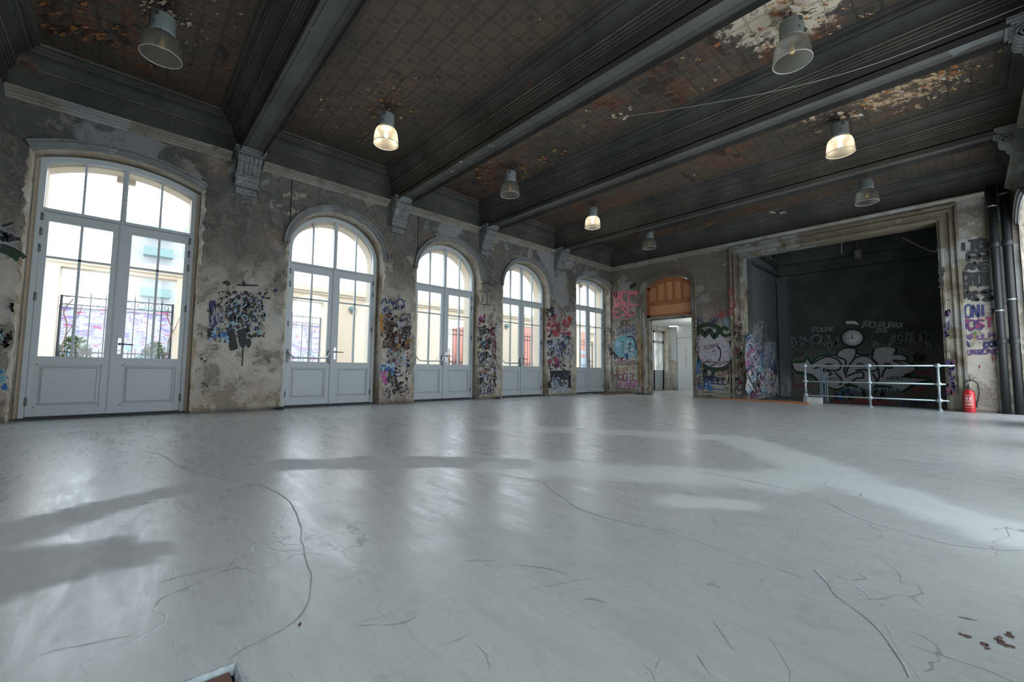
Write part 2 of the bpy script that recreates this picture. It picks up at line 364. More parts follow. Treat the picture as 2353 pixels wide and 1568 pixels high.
# ================================================================== ROOM SHELL
DC = [-.125, 3.015, 5.655, 8.252, 11.355]          # french door centres along the wall
def arch_pts(c, hw, zs, rise, n=22):
    """arch outline from left spring over apex to right spring (y,z)"""
    return [(c-hw*math.cos(PI*i/n), zs+rise*math.sin(PI*i/n)) for i in range(n+1)]
def seg_pts(c, hw, zs, rise, n=22):
    R = (hw*hw+rise*rise)/(2*rise); a0 = math.asin(hw/R)
    return [(c+R*math.sin(-a0+2*a0*i/n), zs+rise-R+R*math.cos(-a0+2*a0*i/n)) for i in range(n+1)]
def arch_for(i, hw, dz=0, inner=0):
    c = DC[i]
    if i in (0, 4): return seg_pts(c, hw, 3.60+dz, .20+inner*.0)
    return arch_pts(c, hw, 2.98+dz*.3, .80+dz)
def wall_layer(mb, x0, x1, archs, y0, y1, z1, mi=0, rmi=1, jit=0.0, seed=3):
    """wall slab between planes x0 (room side) and x1 with arched openings down to the floor"""
    rnd = random.Random(seed); ys = y0
    def quad(a, b_, m=mi): # a,b (y,z) lists for a face fan polygon in both planes
        pass
    for A in archs:
        n = len(A)
        l, r = A[0][0], A[-1][0]
        # outline incl. jambs, dense for jitter
        J = 18
        out = [(l, A[0][1]*k/J) for k in range(J)]+list(A)+[(r, A[-1][1]*(J-1-k)/J) for k in range(J)]
        jo = []
        for k, (yy, zz) in enumerate(out):
            q = jit*(rnd.random()+.6*math.sin(k*1.7))
            if k in (0, len(out)-1): jo.append((yy+(-q if k == 0 else q), zz))
            else:
                if k < J: jo.append((yy-q, zz))
                elif k >= J+n: jo.append((yy+q, zz))
                else:
                    cx_ = (l+r)/2; d = Vector((yy-cx_, zz-A[0][1]+.3)); d.normalize(); jo.append((yy+d.x*q, zz+d.y*q))
        mid = [(yy, zz) for yy, zz in out]
        # pier left of opening as strips up the jamb
        for X, O, flip in ((x0, jo, 0), (x1, mid, 1)):
            vs = []; fs = []
            for k in range(J+1):
                vs += [(X, ys, O[k][1]), (X, O[k][0], O[k][1])]
                if k: fs.append((2*k-2, 2*k-1, 2*k+1, 2*k))
            vs += [(X, ys, z1), (X, O[J][0], z1)]; fs.append((2*J, 2*J+1, 2*J+3, 2*J+2))
            mb.add(vs, fs, mi)
            vs = []; fs = []
            for k in range(n):
                vs += [(X, O[J+k][0], O[J+k][1]), (X, O[J+k][0], z1)]
                if k: fs.append((2*k-2, 2*k, 2*k+1, 2*k-1))
            mb.add(vs, fs, mi)
        # reveal (rough broken edge then jamb)
        xm = x0+(x1-x0)*.12
        vs = []; fs = []
        for k in range(len(out)):
            q = jit*.7*rnd.random()
            vs += [(x0, *jo[k]), (xm, (jo[k][0]+mid[k][0])/2, (jo[k][1]+mid[k][1])/2), (x1, *mid[k])]
            if k: a = 3*k; fs += [(a-3, a-2, a+1, a), (a-2, a-1, a+2, a+1)]
        mb.add(vs, fs, rmi)
        # next pier starts on this right jamb: strips on the right handled as the left side of the following span
        nxt = [(o_[0], o_[1]) for o_ in jo[J+n:]]+[]
        for X, O in ((x0, jo), (x1, mid)):
            vs = []; fs = []; yn = r+.12
            R_ = O[J+n-1:]
            for k, q in enumerate(R_):
                vs += [(X, q[0], q[1]), (X, yn, q[1])]
                if k: fs.append((2*k-2, 2*k-1, 2*k+1, 2*k))
            vs += [(X, R_[0][0], z1), (X, yn, z1)]; m_ = len(vs); fs.append((0, 1, m_-1, m_-2))
            mb.add(vs, fs, mi)
        ys = r+.12
    for X in (x0, x1): mb.add([(X, ys, 0), (X, y1, 0), (X, y1, z1), (X, ys, z1)], [(0, 1, 2, 3)], mi)
    mb.add([(x0, y0, 0), (x1, y0, 0), (x1, y0, z1), (x0, y0, z1)], [(0, 1, 2, 3)], mi)
    mb.add([(x0, y1, 0), (x1, y1, 0), (x1, y1, z1), (x0, y1, z1)], [(0, 1, 2, 3)], mi)
    mb.add([(x0, y0, z1), (x1, y0, z1), (x1, y1, z1), (x0, y1, z1)], [(0, 1, 2, 3)], mi)

ZT = 5.1
# ---- window wall (left)
mb = MB(); wall_layer(mb, XL, -8.60, [arch_for(i, .915) for i in range(5)], YE-.3, YF+.35, ZT, 0, 1, .022)
wallL = mb.build('wall_left', [M['plasterL'], M['reveal']], fix=False)
tag(wallL, 'peeling grey plaster wall holding the five arched glazed doors', 'wall', kind='structure')
mb = MB(); wall_layer(mb, -8.60, XO, [[(y_, z_) for y_, z_ in arch_for(i, .80, -.12)] for i in range(5)], YE-.3, YF+.35, ZT, 0, 0, 0)
for i in (0, 4):
    mb.box((XO+.02, DC[i]-.11, 3.60), (XO-.06, DC[i]+.11, 3.80))
o = mb.build('outer_facade', [M['cream']], wallL, fix=False); tag(o, 'cream rendered outer face of the wall')
# ---- arch hood mouldings + casings
def sweep(mb, path, prof, mi=0, nrm=None, smooth=False, close=False):
    """path: list of (y,z); prof: list of (radial outwards, projection into the room +x)"""
    n = len(path); rows = []
    for i, (yy, zz) in enumerate(path):
        a = Vector(path[max(i-1, 0)]); c = Vector(path[min(i+1, n-1)]); t = (c-a).normalized(); nn = Vector((-t.y, t.x))
        rows.append([(yy+nn.x*p[0], zz+nn.y*p[0], p[1]) for p in prof])
    return rows
def add_sweep(mb, path, prof, X, sgn=1, mi=0):
    rows = sweep(mb, path, prof); m = len(prof)
    vs = [(X+sgn*p, y_, z_) for r_ in rows for (y_, z_, p) in r_]
    fs = [(i*m+k, i*m+k+1, (i+1)*m+k+1, (i+1)*m+k) for i in range(len(rows)-1) for k in range(m-1)]
    mb.add(vs, fs, mi)
    mb.add([vs[k] for k in range(m)], [tuple(range(m))], mi); mb.add([vs[-m+k] for k in range(m)], [tuple(range(m))], mi)
HOOD = [(0, -.01), (0, .012), (.03, .02), (.035, .045), (.055, .05), (.06, .035), (.085, .04), (.09, .07), (.115, .075), (.12, -.01)]
for side, X, sg, par in (('L', XL, 1, wallL),):
    for i in range(5):
        c = DC[i]
        A = seg_pts(c, .93, 3.58, .22, 30) if i in (0, 4) else arch_pts(c, .90, 3.0, .80, 34)
        mb = MB(); add_sweep(mb, A, HOOD, X, sg)
        o = mb.build('arch_moulding', M['mould'], par, fix=False)
        # rough pale strip where plaster has been hacked away round the frame
        rnd = random.Random(50+i); J = []
        zs = A[0][1]
        NJ = 90
        jam = [(c-.925, z_*zs/NJ) for z_ in range(NJ)]
        path = jam+[(y_, z_) for y_, z_ in (seg_pts(c, .925, 3.60, .20, 80) if i in (0, 4) else arch_pts(c, .915, 2.98, .80, 90))]+[(c+.925, zs-z_*zs/NJ) for z_ in range(1, NJ)]
        vs = []; fs = []
        for k, (y_, z_) in enumerate(path):
            a = Vector(path[max(k-1, 0)]); d = Vector(path[min(k+1, len(path)-1)]); t = (d-a).normalized(); nn = Vector((-t.y, t.x))
            inarch = NJ <= k < len(path)-NJ
            P3 = Vector((y_*9, z_*9, i*3.1)); n1 = mnoise.noise(P3); n2_ = mnoise.noise(P3*4.7); n3_ = mnoise.noise(P3*11)+.5*math.sin(k*k*.73)
            w = max(.004, (.016 if inarch else .028)+(.014 if inarch else .040)*n1+.016*n2_+.014*n3_); wi = -.010+.008*n2_+.008*n3_
            h = max(.002, .009+.010*n2_+.007*n3_)
            vs += [(X-.05, y_+nn.x*(wi+.01), z_+nn.y*(wi+.01)), (X-.004+h*.5, y_+nn.x*wi, z_+nn.y*wi), (X+h, y_+nn.x*(w*(.35+.2*n3_)), z_+nn.y*(w*(.35+.2*n3_))), (X+h*.35, y_+nn.x*w*.8, z_+nn.y*w*.8), (X+.001, y_+nn.x*w, z_+nn.y*w)]
            if k: q = 5*k; fs += [(q-5+j, q-4+j, q+1+j, q+j) for j in range(4)]
        mb = MB(); mb.add(vs, fs); mb.build('broken_plaster_edge', M['brokenedge'], par, fix=False)

# ---- right wall (same openings)
mb = MB(); wall_layer(mb, XR, XR+.30, [arch_for(i, .915) for i in range(5)], YE-.3, YF+.35, ZT, 0, 1, .022, 9)
wallR = mb.build('wall_right', [M['plasterR'], M['brokenedge']], fix=False)
tag(wallR, 'rough plaster wall on the right with arched window openings', 'wall', kind='structure')
for i in range(5):
    A = seg_pts(DC[i], .93, 3.58, .22, 30) if i in (0, 4) else arch_pts(DC[i], .90, 3.0, .80, 34)
    mb = MB(); add_sweep(mb, A, HOOD, XR, -1); mb.build('arch_moulding', M['mould'], wallR, fix=False)
# ---- wall behind the camera
mb = MB(); mb.box((XL-.6, YE, 0), (XR+.4, YE-.3, ZT)); o = mb.build('wall_back', M['plasterR']); tag(o, 'plain sooty plaster wall closing the near end of the hall', 'wall', kind='structure')

# ---- far wall with door opening, stage opening, pipe chase
DX0, DX1 = -7.02, -5.47          # doorway in the far wall
SX0, SX1, SZ = -4.06, -.28, 3.92  # big opening
mb = MB()
def fbox(x0, x1, z0, z1, y0=YF, y1=YF+.34, mi=0): mb.box((x0, y0, z0), (x1, y1, z1), mi)
fbox(XL-.6, DX0, 0, ZT); fbox(DX1, SX0, 0, ZT); fbox(SX0, SX1, SZ, ZT); fbox(SX1, .415, 0, ZT)
fbox(.415, .72, 0, ZT, YF+.16, YF+.34); fbox(.72, XR+.4, 0, ZT); fbox(.415, .72, 4.33, ZT, YF, YF+.16)
A = seg_pts((DX0+DX1)/2, (DX1-DX0)/2, 3.46, .27, 20); vs = []; fs = []
for yy, X in ((YF, 0), (YF+.34, 1)):
    vs = []; fs = []
    for k, (a, z_) in enumerate(A):
        vs += [(a, yy, z_), (a, yy, ZT)]
        if k: fs.append((2*k-2, 2*k, 2*k+1, 2*k-1))
    mb.add(vs, fs)
vs = []; fs = []
for k, (a, z_) in enumerate(A):
    vs += [(a, YF, z_), (a, YF+.34, z_)]
    if k: fs.append((2*k-2, 2*k-1, 2*k+1, 2*k))
mb.add(vs, fs)
wallF = mb.build('wall_far', M['plasterF'], fix=False)
tag(wallF, 'graffiti-covered far wall with an arched doorway and a wide stage opening', 'wall', kind='structure')
# casing of arched doorway
def add_sweep_y(mb, path, prof, Y, sgn=-1, mi=0):
    n = len(path); m = len(prof); vs = []
    for i, (a, zz) in enumerate(path):
        p0 = Vector(path[max(i-1, 0)]); p1 = Vector(path[min(i+1, n-1)])
        if 0 < i < n-1:
            t0 = (Vector(path[i])-p0).normalized(); t1 = (p1-Vector(path[i])).normalized(); n0 = Vector((-t0.y, t0.x)); n1 = Vector((-t1.y, t1.x)); nn = (n0+n1).normalized(); nn /= max(.5, nn.dot(n0))
        else: t = (p1-p0).normalized(); nn = Vector((-t.y, t.x))
        vs += [(a+nn.x*p[0], Y+sgn*p[1], zz+nn.y*p[0]) for p in prof]
    fs = [(i*m+k, i*m+k+1, (i+1)*m+k+1, (i+1)*m+k) for i in range(n-1) for k in range(m-1)]
    mb.add(vs, fs, mi); mb.add([vs[k] for k in range(m)], [tuple(range(m))], mi); mb.add([vs[-m+k] for k in range(m)], [tuple(range(m))], mi)
CAS = [(-.005, -.01), (-.005, .03), (.02, .035), (.03, .05), (.05, .05), (.055, .04), (.10, .04), (.105, .065), (.13, .07), (.135, -.01)]
path = [(DX0, 0), (DX0, 1.2), (DX0, 2.4)]+[(DX0, 3.44)]+A[1:-1]+[(DX1, 3.44), (DX1, 2.4), (DX1, 1.2), (DX1, 0)]
mb = MB(); add_sweep_y(mb, path, CAS, YF); o = mb.build('doorway_casing', M['casing'], wallF, fix=False)
CAS2 = [(-.01, -.33), (-.01, .02), (.02, .03), (.03, .05), (.06, .055), (.07, .035), (.16, .04), (.17, .07), (.20, .075), (.21, .05), (.25, .055), (.26, .09), (.30, .095), (.31, -.01)]
path = [(SX0, 0), (SX0, SZ), (SX1, SZ), (SX1, 0)]
mb = MB(); add_sweep_y(mb, path, [(a, p) for a, p in CAS2], YF); o = mb.build('stage_opening_casing', M['casing'], wallF, fix=False)
# wainscot panel frames low on the far wall
for (x0, x1) in ((-8.1, -7.25), (-5.22, -4.42)):
    mb = MB(); W_ = .035
    for a, b_ in (((x0, YF, 1.00), (x1, YF-.025, 1.045)), ((x0, YF, .14), (x1, YF-.03, .18)), ((x0, YF, .14), (x0+W_, YF-.02, 1.03)), ((x1-W_, YF, .14), (x1, YF-.02, 1.03))): mb.box(a, b_)
    mb.box((x0, YF, 0), (x1, YF-.035, .09))
    mb.build('wainscot_frame', M['casing'], wallF)

# ---- floor with stain masks
def pdist(px, py, poly):
    best = 1e9
    for (ax, ay, aw), (bx_, by, bw) in zip(poly[:-1], poly[1:]):
        dx, dy = bx_-ax, by-ay; L2 = dx*dx+dy*dy; t = max(0, min(1, ((px-ax)*dx+(py-ay)*dy)/L2)) if L2 else 0
        d = math.hypot(px-ax-dx*t, py-ay-dy*t)/(aw+(bw-aw)*t); best = min(best, d)
    return best
def F(px, py, w): q = onz(px, py); return (q.x, q.y, w)
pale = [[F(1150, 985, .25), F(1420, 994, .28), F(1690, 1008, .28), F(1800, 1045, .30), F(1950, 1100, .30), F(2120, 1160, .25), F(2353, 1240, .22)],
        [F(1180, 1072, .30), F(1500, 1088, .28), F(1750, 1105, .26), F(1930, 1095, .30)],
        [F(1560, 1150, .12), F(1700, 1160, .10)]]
dull = [[F(0, 1232, .22), F(120, 1200, .16), F(300, 1150, .12), F(480, 1110, .16)], [F(0, 1320, .28), F(150, 1290, .22), F(300, 1275, .12), F(380, 1268, .04)],
        [F(560, 1090, .10), F(640, 1068, .18), F(900, 1062, .22), F(1180, 1066, .18)], [F(40, 998, .14), F(160, 990, .10)], [F(430, 1125, .12), F(560, 1100, .16)]]
fx0, fx1, fy0, fy1 = XL-.65, XR+.35, YE-.35, YF+.34
mb = MB(); nx, ny = 190, 290; vs = []; att1 = []; att2 = []
HX0, HX1, HY0, HY1 = -1.243, -.92, -.16, .240
def snap(v, st_, a, b_):
    return a if abs(v-a) <= st_/2 else (b_ if abs(v-b_) <= st_/2 else v)
for j in range(ny+1):
    for i in range(nx+1):
        X = snap(fx0+(fx1-fx0)*i/nx, (fx1-fx0)/nx, HX0, HX1); Y = snap(fy0+(fy1-fy0)*j/ny, (fy1-fy0)/ny, HY0, HY1)
        vs.append((X, Y, 0)); w = .35*mnoise.noise(Vector((X*2.5, Y*2.5, 1)))+.25*mnoise.noise(Vector((X*7, Y*7, 5)))
        a = min(pdist(X, Y, q) for q in dull)+w; b_ = min(pdist(X, Y, q) for q in pale)+w
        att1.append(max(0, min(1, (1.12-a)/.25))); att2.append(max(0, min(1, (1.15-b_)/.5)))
def inhole(i, j):
    sx = (fx1-fx0)/nx; sy = (fy1-fy0)/ny; X = (snap(fx0+sx*i, sx, HX0, HX1)+snap(fx0+sx*(i+1), sx, HX0, HX1))/2; Y = (snap(fy0+sy*j, sy, HY0, HY1)+snap(fy0+sy*(j+1), sy, HY0, HY1))/2
    return HX0 < X < HX1 and HY0 < Y < HY1
fs = [(j*(nx+1)+i, j*(nx+1)+i+1, (j+1)*(nx+1)+i+1, (j+1)*(nx+1)+i) for j in range(ny) for i in range(nx) if not inhole(i, j)]
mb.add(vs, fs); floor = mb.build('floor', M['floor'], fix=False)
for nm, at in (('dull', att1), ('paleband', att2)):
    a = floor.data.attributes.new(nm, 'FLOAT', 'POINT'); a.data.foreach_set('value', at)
tag(floor, 'pale polished concrete floor with cracks and glossy window reflections', 'floor', kind='structure')
# slab edge towards the lowered stage pit, hole walls
hx = [fx0+(fx1-fx0)*i/nx for i in range(nx+1)]; hy = [fy0+(fy1-fy0)*j/ny for j in range(ny+1)]
ax = [hx[i] for i in range(nx) if HX0 < (hx[i]+hx[i+1])/2 < HX1]; ay = [hy[j] for j in range(ny) if HY0 < (hy[j]+hy[j+1])/2 < HY1]
hx0, hx1, hy0, hy1 = HX0, HX1, HY0, HY1
mb = MB(); mb.box((hx0-.06, hy0-.06, -.09), (hx1+.06, hy1+.06, -.075))
for a, b_ in (((hx0-.06, hy0-.06, -.09), (hx0-.012, hy1+.06, -.003)), ((hx1+.012, hy0-.06, -.09), (hx1+.06, hy1+.06, -.003)), ((hx0-.06, hy0-.06, -.09), (hx1+.06, hy0-.012, -.003)), ((hx0-.06, hy1+.012, -.09), (hx1+.06, hy1+.06, -.003))): mb.box(a, b_)
hole = mb.build('floor_hole_bed', M['holevoid'], floor)
mb = MB()
rnd = random.Random(4)
def rim(p0, p1, inward):
    n = 26; vs = []; fs = []
    for k in range(n+1):
        t = k/n; X = p0[0]+(p1[0]-p0[0])*t; Y = p0[1]+(p1[1]-p0[1])*t
        j = rnd.uniform(.001, .006); h = rnd.uniform(.001, .0035)
        vs += [(X-inward[0]*rnd.uniform(.003, .010), Y-inward[1]*rnd.uniform(.003, .010), .0008), (X, Y, h), (X+inward[0]*j, Y+inward[1]*j, -.008), (X+inward[0]*(j+.001), Y+inward[1]*(j+.001), -.022)]
        if k: q = 4*k; fs += [(q-4+i, q-3+i, q+1+i, q+i) for i in range(3)]
    mb.add(vs, fs)
rim((hx0, hy0), (hx1, hy0), (0, 1)); rim((hx1, hy0), (hx1, hy1), (-1, 0)); rim((hx1, hy1), (hx0, hy1), (0, -1)); rim((hx0, hy1), (hx0, hy0), (1, 0))
mb.build('broken_concrete_rim', M['rubble'], floor, fix=False)
for k in range(4):
    mb = MB(); x0 = hx0+.009+.078*k; mb.box((x0, hy0+.02, -.075), (x0+.070, hy1-.012-.006*(k % 2), -.007-.002*(k % 2))); o = bevel(mb.build('exposed_brick', M['brickhole'], floor), .004)
# cracks and scuffs
def ribbon3(pts, w, nrm, mb, mi=0, off=0.0, taper=False):
    pts = [Vector(p) for p in pts]; n = len(pts); vs = []
    if n < 2: return
    for i, p in enumerate(pts):
        t = pts[min(i+1, n-1)]-pts[max(i-1, 0)]
        if t.length < 1e-7: t = Vector((1, 0, 0))
        s_ = nrm.cross(t).normalized(); ww = (w[i] if isinstance(w, list) else w)*.5
        if taper: ww *= .25+.75*math.sin(PI*min(1, max(0, (i+.3)/(n-.4))))
        vs += [p+s_*ww+nrm*off, p-s_*ww+nrm*off]
    mb.add(vs, [(2*i, 2*i+1, 2*i+3, 2*i+2) for i in range(n-1)], mi)
def dens(P_, k=6):
    """catmull-rom through 2D/3D points"""
    P_ = [Vector(p) for p in P_]; out = []
    for i in range(len(P_)-1):
        a = P_[max(i-1, 0)]; b_ = P_[i]; c = P_[i+1]; d = P_[min(i+2, len(P_)-1)]
        for j in range(k):
            t = j/k; out.append(.5*((2*b_)+(c-a)*t+(2*a-5*b_+4*c-d)*t*t+(3*b_-a-3*c+d)*t*t*t))
    out.append(P_[-1]); return out
Z = Vector((0, 0, 1))
CR = [([(320, 1035), (375, 1048), (405, 1070), (450, 1085), (560, 1112), (615, 1122), (655, 1145), (672, 1165), (688, 1205), (692, 1245), (703, 1290), (717, 1325), (716, 1365), (700, 1400), (660, 1440), (610, 1472), (560, 1495), (535, 1512)], .010, 0),
      ([(1245, 1108), (1285, 1140), (1330, 1168), (1385, 1188), (1460, 1208)], .011, 0), ([(1620, 1085), (1740, 1110), (1850, 1135), (1960, 1185), (2080, 1225), (2200, 1255), (2353, 1266)], .012, 0),
      ([(1875, 1312), (1905, 1352), (1950, 1390), (2010, 1440), (2060, 1500), (2085, 1560)], .010, 0), ([(2010, 1400), (2040, 1450), (2070, 1500), (2110, 1560)], .007, 1), ([(1960, 1345), (2000, 1380), (2015, 1400)], .012, 1),
      ([(1150, 1090), (1245, 1106)], .007, 0), ([(1460, 1208), (1560, 1230), (1680, 1275), (1790, 1310), (1850, 1330)], .005, 0)]
mb = MB()
for pts, w, k in CR:
    P_ = dens([onz(*p) for p in pts], 8); P_ = [p+Vector((mnoise.noise(p*9), mnoise.noise(p*9+Vector((9, 1, 0))), 0))*.012 for p in P_]
    if k == 0: ribbon3(P_, [w*.30*(.7+.8*mnoise.noise(p*11)) for p in P_], Z, mb, 0, .0012)
    ribbon3([p+Vector((w*.35, w*.25, 0)) for p in P_], [w*.55*max(.1, .5+1.3*mnoise.noise(p*6)) for p in P_], Z, mb, 1, .0010)
mb.build('floor_crack', [M['crack'], M['cracklight']], floor, fix=False)
SC = [([(1060, 1291), (1100, 1288), (1150, 1293)], .014), ([(1180, 1300), (1250, 1306), (1310, 1322)], .014), ([(1330, 1386), (1360, 1376), (1390, 1386)], .022), ([(820, 1440), (865, 1437)], .012), ([(880, 1438), (930, 1430), (965, 1415)], .014),
      ([(1635, 1425), (1665, 1465), (1690, 1500)], .010), ([(1975, 1380), (2040, 1375), (2095, 1360)], .010), ([(560, 1290), (400, 1330), (350, 1345)], .01), ([(60, 1520), (130, 1495), (230, 1475), (330, 1458)], .007), ([(1180, 1365), (1300, 1340), (1440, 1318)], .006), ([(1790, 1260), (1830, 1230), (1835, 1200)], .006),
      ([(1000, 1490), (1050, 1470), (1090, 1450)], .008), ([(1640, 1560), (1600, 1505)], .008), ([(1500, 1555), (1520, 1510)], .006)]
mb = MB()
for pts, w in SC:
    P_ = dens([onz(*p) for p in pts], 9); P_ = [p+Vector((mnoise.noise(p*14), mnoise.noise(p*14+Vector((5, 3, 0))), 0))*.006 for p in P_]; ribbon3(P_, [w*.5*max(.08, .6+mnoise.noise(p*22))*math.sin(PI*(i+.5)/len(P_)) for i, p in enumerate(P_)], Z, mb, 0, .0011)
rnd = random.Random(21)
for k in range(330):
    x_ = rnd.uniform(-6, .6); y_ = rnd.uniform(.2, 7) ; a = rnd.gauss(2.2, .7); L_ = rnd.uniform(.02, .30); w = rnd.uniform(.0008, .0026)
    ribbon3([(x_, y_, 0), (x_+L_*.5*math.cos(a), y_+L_*.5*math.sin(a), 0), (x_+L_*math.cos(a+.2), y_+L_*math.sin(a+.2), 0)], w, Z, mb, rnd.choice((0, 0, 1)), .001, True)
for k in range(170):
    x_ = rnd.uniform(-5, .5); y_ = rnd.uniform(.2, 5); r_ = rnd.uniform(.0015, .006); n = 7
    mb.add([(x_+r_*math.cos(2*PI*i/n)*rnd.uniform(.5, 1.2), y_+r_*math.sin(2*PI*i/n)*rnd.uniform(.5, 1.2), .0012) for i in range(n)], [tuple(range(n))], rnd.choice((0, 0, 1)))
mb.build('floor_scuffs', [M['scuff'], M['cracklight']], floor, fix=False)
mb = MB()
def chips(cx_, cy_, n, L_, W_, rnd):
    for k in range(n):
        a = rnd.uniform(-.5, .5); m_ = 12
    vs = []
RC = [([(2201, 1418), (2215, 1421), (2230, 1424), (2247, 1428)], .008), ([(2203, 1457), (2213, 1460)], .030), ([(2214, 1459), (2224, 1464), (2233, 1468)], .026), ([(2257, 1484), (2264, 1482), (2273, 1485)], .028), ([(2262, 1489), (2268, 1491), (2274, 1494)], .026),
      ([(2284, 1469), (2296, 1472), (2308, 1478)], .028), ([(2292, 1478), (2303, 1480), (2314, 1482)], .045), ([(2314, 1482), (2325, 1487), (2334, 1490)], .022), ([(2291, 1464), (2304, 1467)], .016), ([(2310, 1461), (2322, 1463), (2333, 1466)], .038), ([(2313, 1453), (2325, 1458)], .016), ([(685, 1437), (692, 1436)], .03)]
rnd = random.Random(5)
for pts, w in RC:
    P_ = dens([onz(*p) for p in pts], 7); ribbon3(P_, [w*rnd.uniform(.35, 1.0)*math.sin(PI*(i+.6)/(len(P_)+.2)) for i in range(len(P_))], Z, mb, 0, .0013)
mb.build('rusty_floor_chips', M['rustchip'], floor, fix=False)

# ================================================================== CEILING
ZS = 4.38; ZP = 4.92
BE = [(1.215, 1.54), (4.05, 4.38), (6.50, 6.86), (9.36, 9.71)]       # beams (y0,y1)
ceil = MB()
ceil.box((XL-.6, YE-.3, 5.02), (XR+.4, YF+.34, ZT))
ceiling = ceil.build('ceiling', M['beam']); tag(ceiling, 'dark coffered ceiling of embossed rusty panels between deep plaster beams', 'ceiling', kind='structure')
bays = []
ys = YE
for (a, b_) in BE+[(YF, None)]:
    bays.append((ys, a)); ys = b_
PROF = [(0, 4.30), (0, 4.555), (.004, 4.56), (.022, 4.56), (.022, 4.585), (.026, 4.59), (.044, 4.59), (.044, 4.615), (.048, 4.62), (.066, 4.62), (.066, 4.65), (.074, 4.66), (.078, 4.70), (.092, 4.745), (.118, 4.785), (.155, 4.81), (.185, 4.815), (.187, 4.838), (.193, 4.842), (.210, 4.842), (.212, 4.862), (.220, 4.862), (.226, 4.845), (.236, 4.848), (.245, 4.885), (.285, 4.89), (.287, 4.905), (.296, ZP+.002)]
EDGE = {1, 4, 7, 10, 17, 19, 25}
for n_, (ya, yb) in enumerate(bays):
    mb = MB(); vs = []; m_ = len(PROF)
    ends = [ya, yb]
    for (o_, z_) in PROF:
        x0, x1, y0, y1 = XL+o_+.008, XR-o_-.008, ya+o_+(.008 if n_ == 0 else 0), yb-o_-(.008 if n_ == 4 else 0)
        vs += [(x0, y0, z_), (x1, y0, z_), (x1, y1, z_), (x0, y1, z_)]
    fs = [(4*i+k, 4*i+(k+1) % 4, 4*i+4+(k+1) % 4, 4*i+4+k) for i in range(m_-1) for k in range(4)]
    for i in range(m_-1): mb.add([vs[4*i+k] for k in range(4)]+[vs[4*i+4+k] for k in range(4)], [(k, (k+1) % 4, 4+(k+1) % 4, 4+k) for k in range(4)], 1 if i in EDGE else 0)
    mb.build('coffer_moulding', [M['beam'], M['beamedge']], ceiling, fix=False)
    o_ = .29; mb = MB(); mb.box((XL+o_, ya+o_, ZP), (XR-o_, yb-o_, ZP+.03)); mb.build('ceiling_panel', M['panel'], ceiling)
for (ya, yb) in BE:
    mb = MB(); mb.box((XL-.01, ya+.004, ZS+.02), (XR+.01, yb-.004, 5.0))
    # soffit with sunk field and roll mouldings
    w = yb-ya; pr = [(0, 0.02), (0, 0), (.055, 0), (.06, .012), (.072, .012), (.078, .004), (w-.09, .004), (w-.084, .014), (w-.07, .014), (w-.064, 0), (w, 0), (w, .02)]
    vs = []
    for X in (XL+.02, XR-.02): vs += [(X, ya+p, ZS+h) for p, h in pr]
    n = len(pr); mb.add(vs, [(k, k+1, n+k+1, n+k) for k in range(n-1)], 1)
    mb.build('ceiling_beam', [M['beam'], M['beamlight']], ceiling, fix=False)
# cornice mouldings on the walls
CP = [(-.02, 4.20), (.012, 4.205), (.02, 4.22), (.02, 4.235), (.05, 4.245), (.055, 4.262), (.085, 4.27), (.12, 4.29), (.15, 4.30), (.15, 4.325), (.12, 4.34), (.03, 4.35), (-.02, 4.352)]
def cornice(name, lab, segs):
    mb = MB()
    for (f0, f1) in segs:
        vs = [f0(p, z_) for p, z_ in CP]+[f1(p, z_) for p, z_ in CP]; n = len(CP)
        mb.add(vs, [(k, k+1, n+k+1, n+k) for k in range(n-1)]+[tuple(range(n)), tuple(range(n, 2*n))])
    o = mb.build(name, M['cornice'], fix=False); tag(o, lab, 'cornice', kind='structure'); return o
CW = .235
ysp = [YE]+[v for a, b_ in BE for v in ((a+b_)/2-CW, (a+b_)/2+CW)]+[YF]
cornice('trim_1', 'pale moulded cornice running above the glazed doors', [((lambda p, z_, y_=ysp[i]: (XL+p, y_, z_)), (lambda p, z_, y_=ysp[i+1]: (XL+p, y_, z_))) for i in range(0, 10, 2)])
cornice('trim_2', 'moulded cornice along the top of the right wall', [((lambda p, z_, y_=ysp[i]: (XR-p, y_, z_)), (lambda p, z_, y_=ysp[i+1]: (XR-p, y_, z_))) for i in range(0, 10, 2)])
cornice('trim_3', 'pale moulded cornice above the doorway and stage opening', [((lambda p, z_: (XL, YF-p, z_)), (lambda p, z_: (.40, YF-p, z_)))])
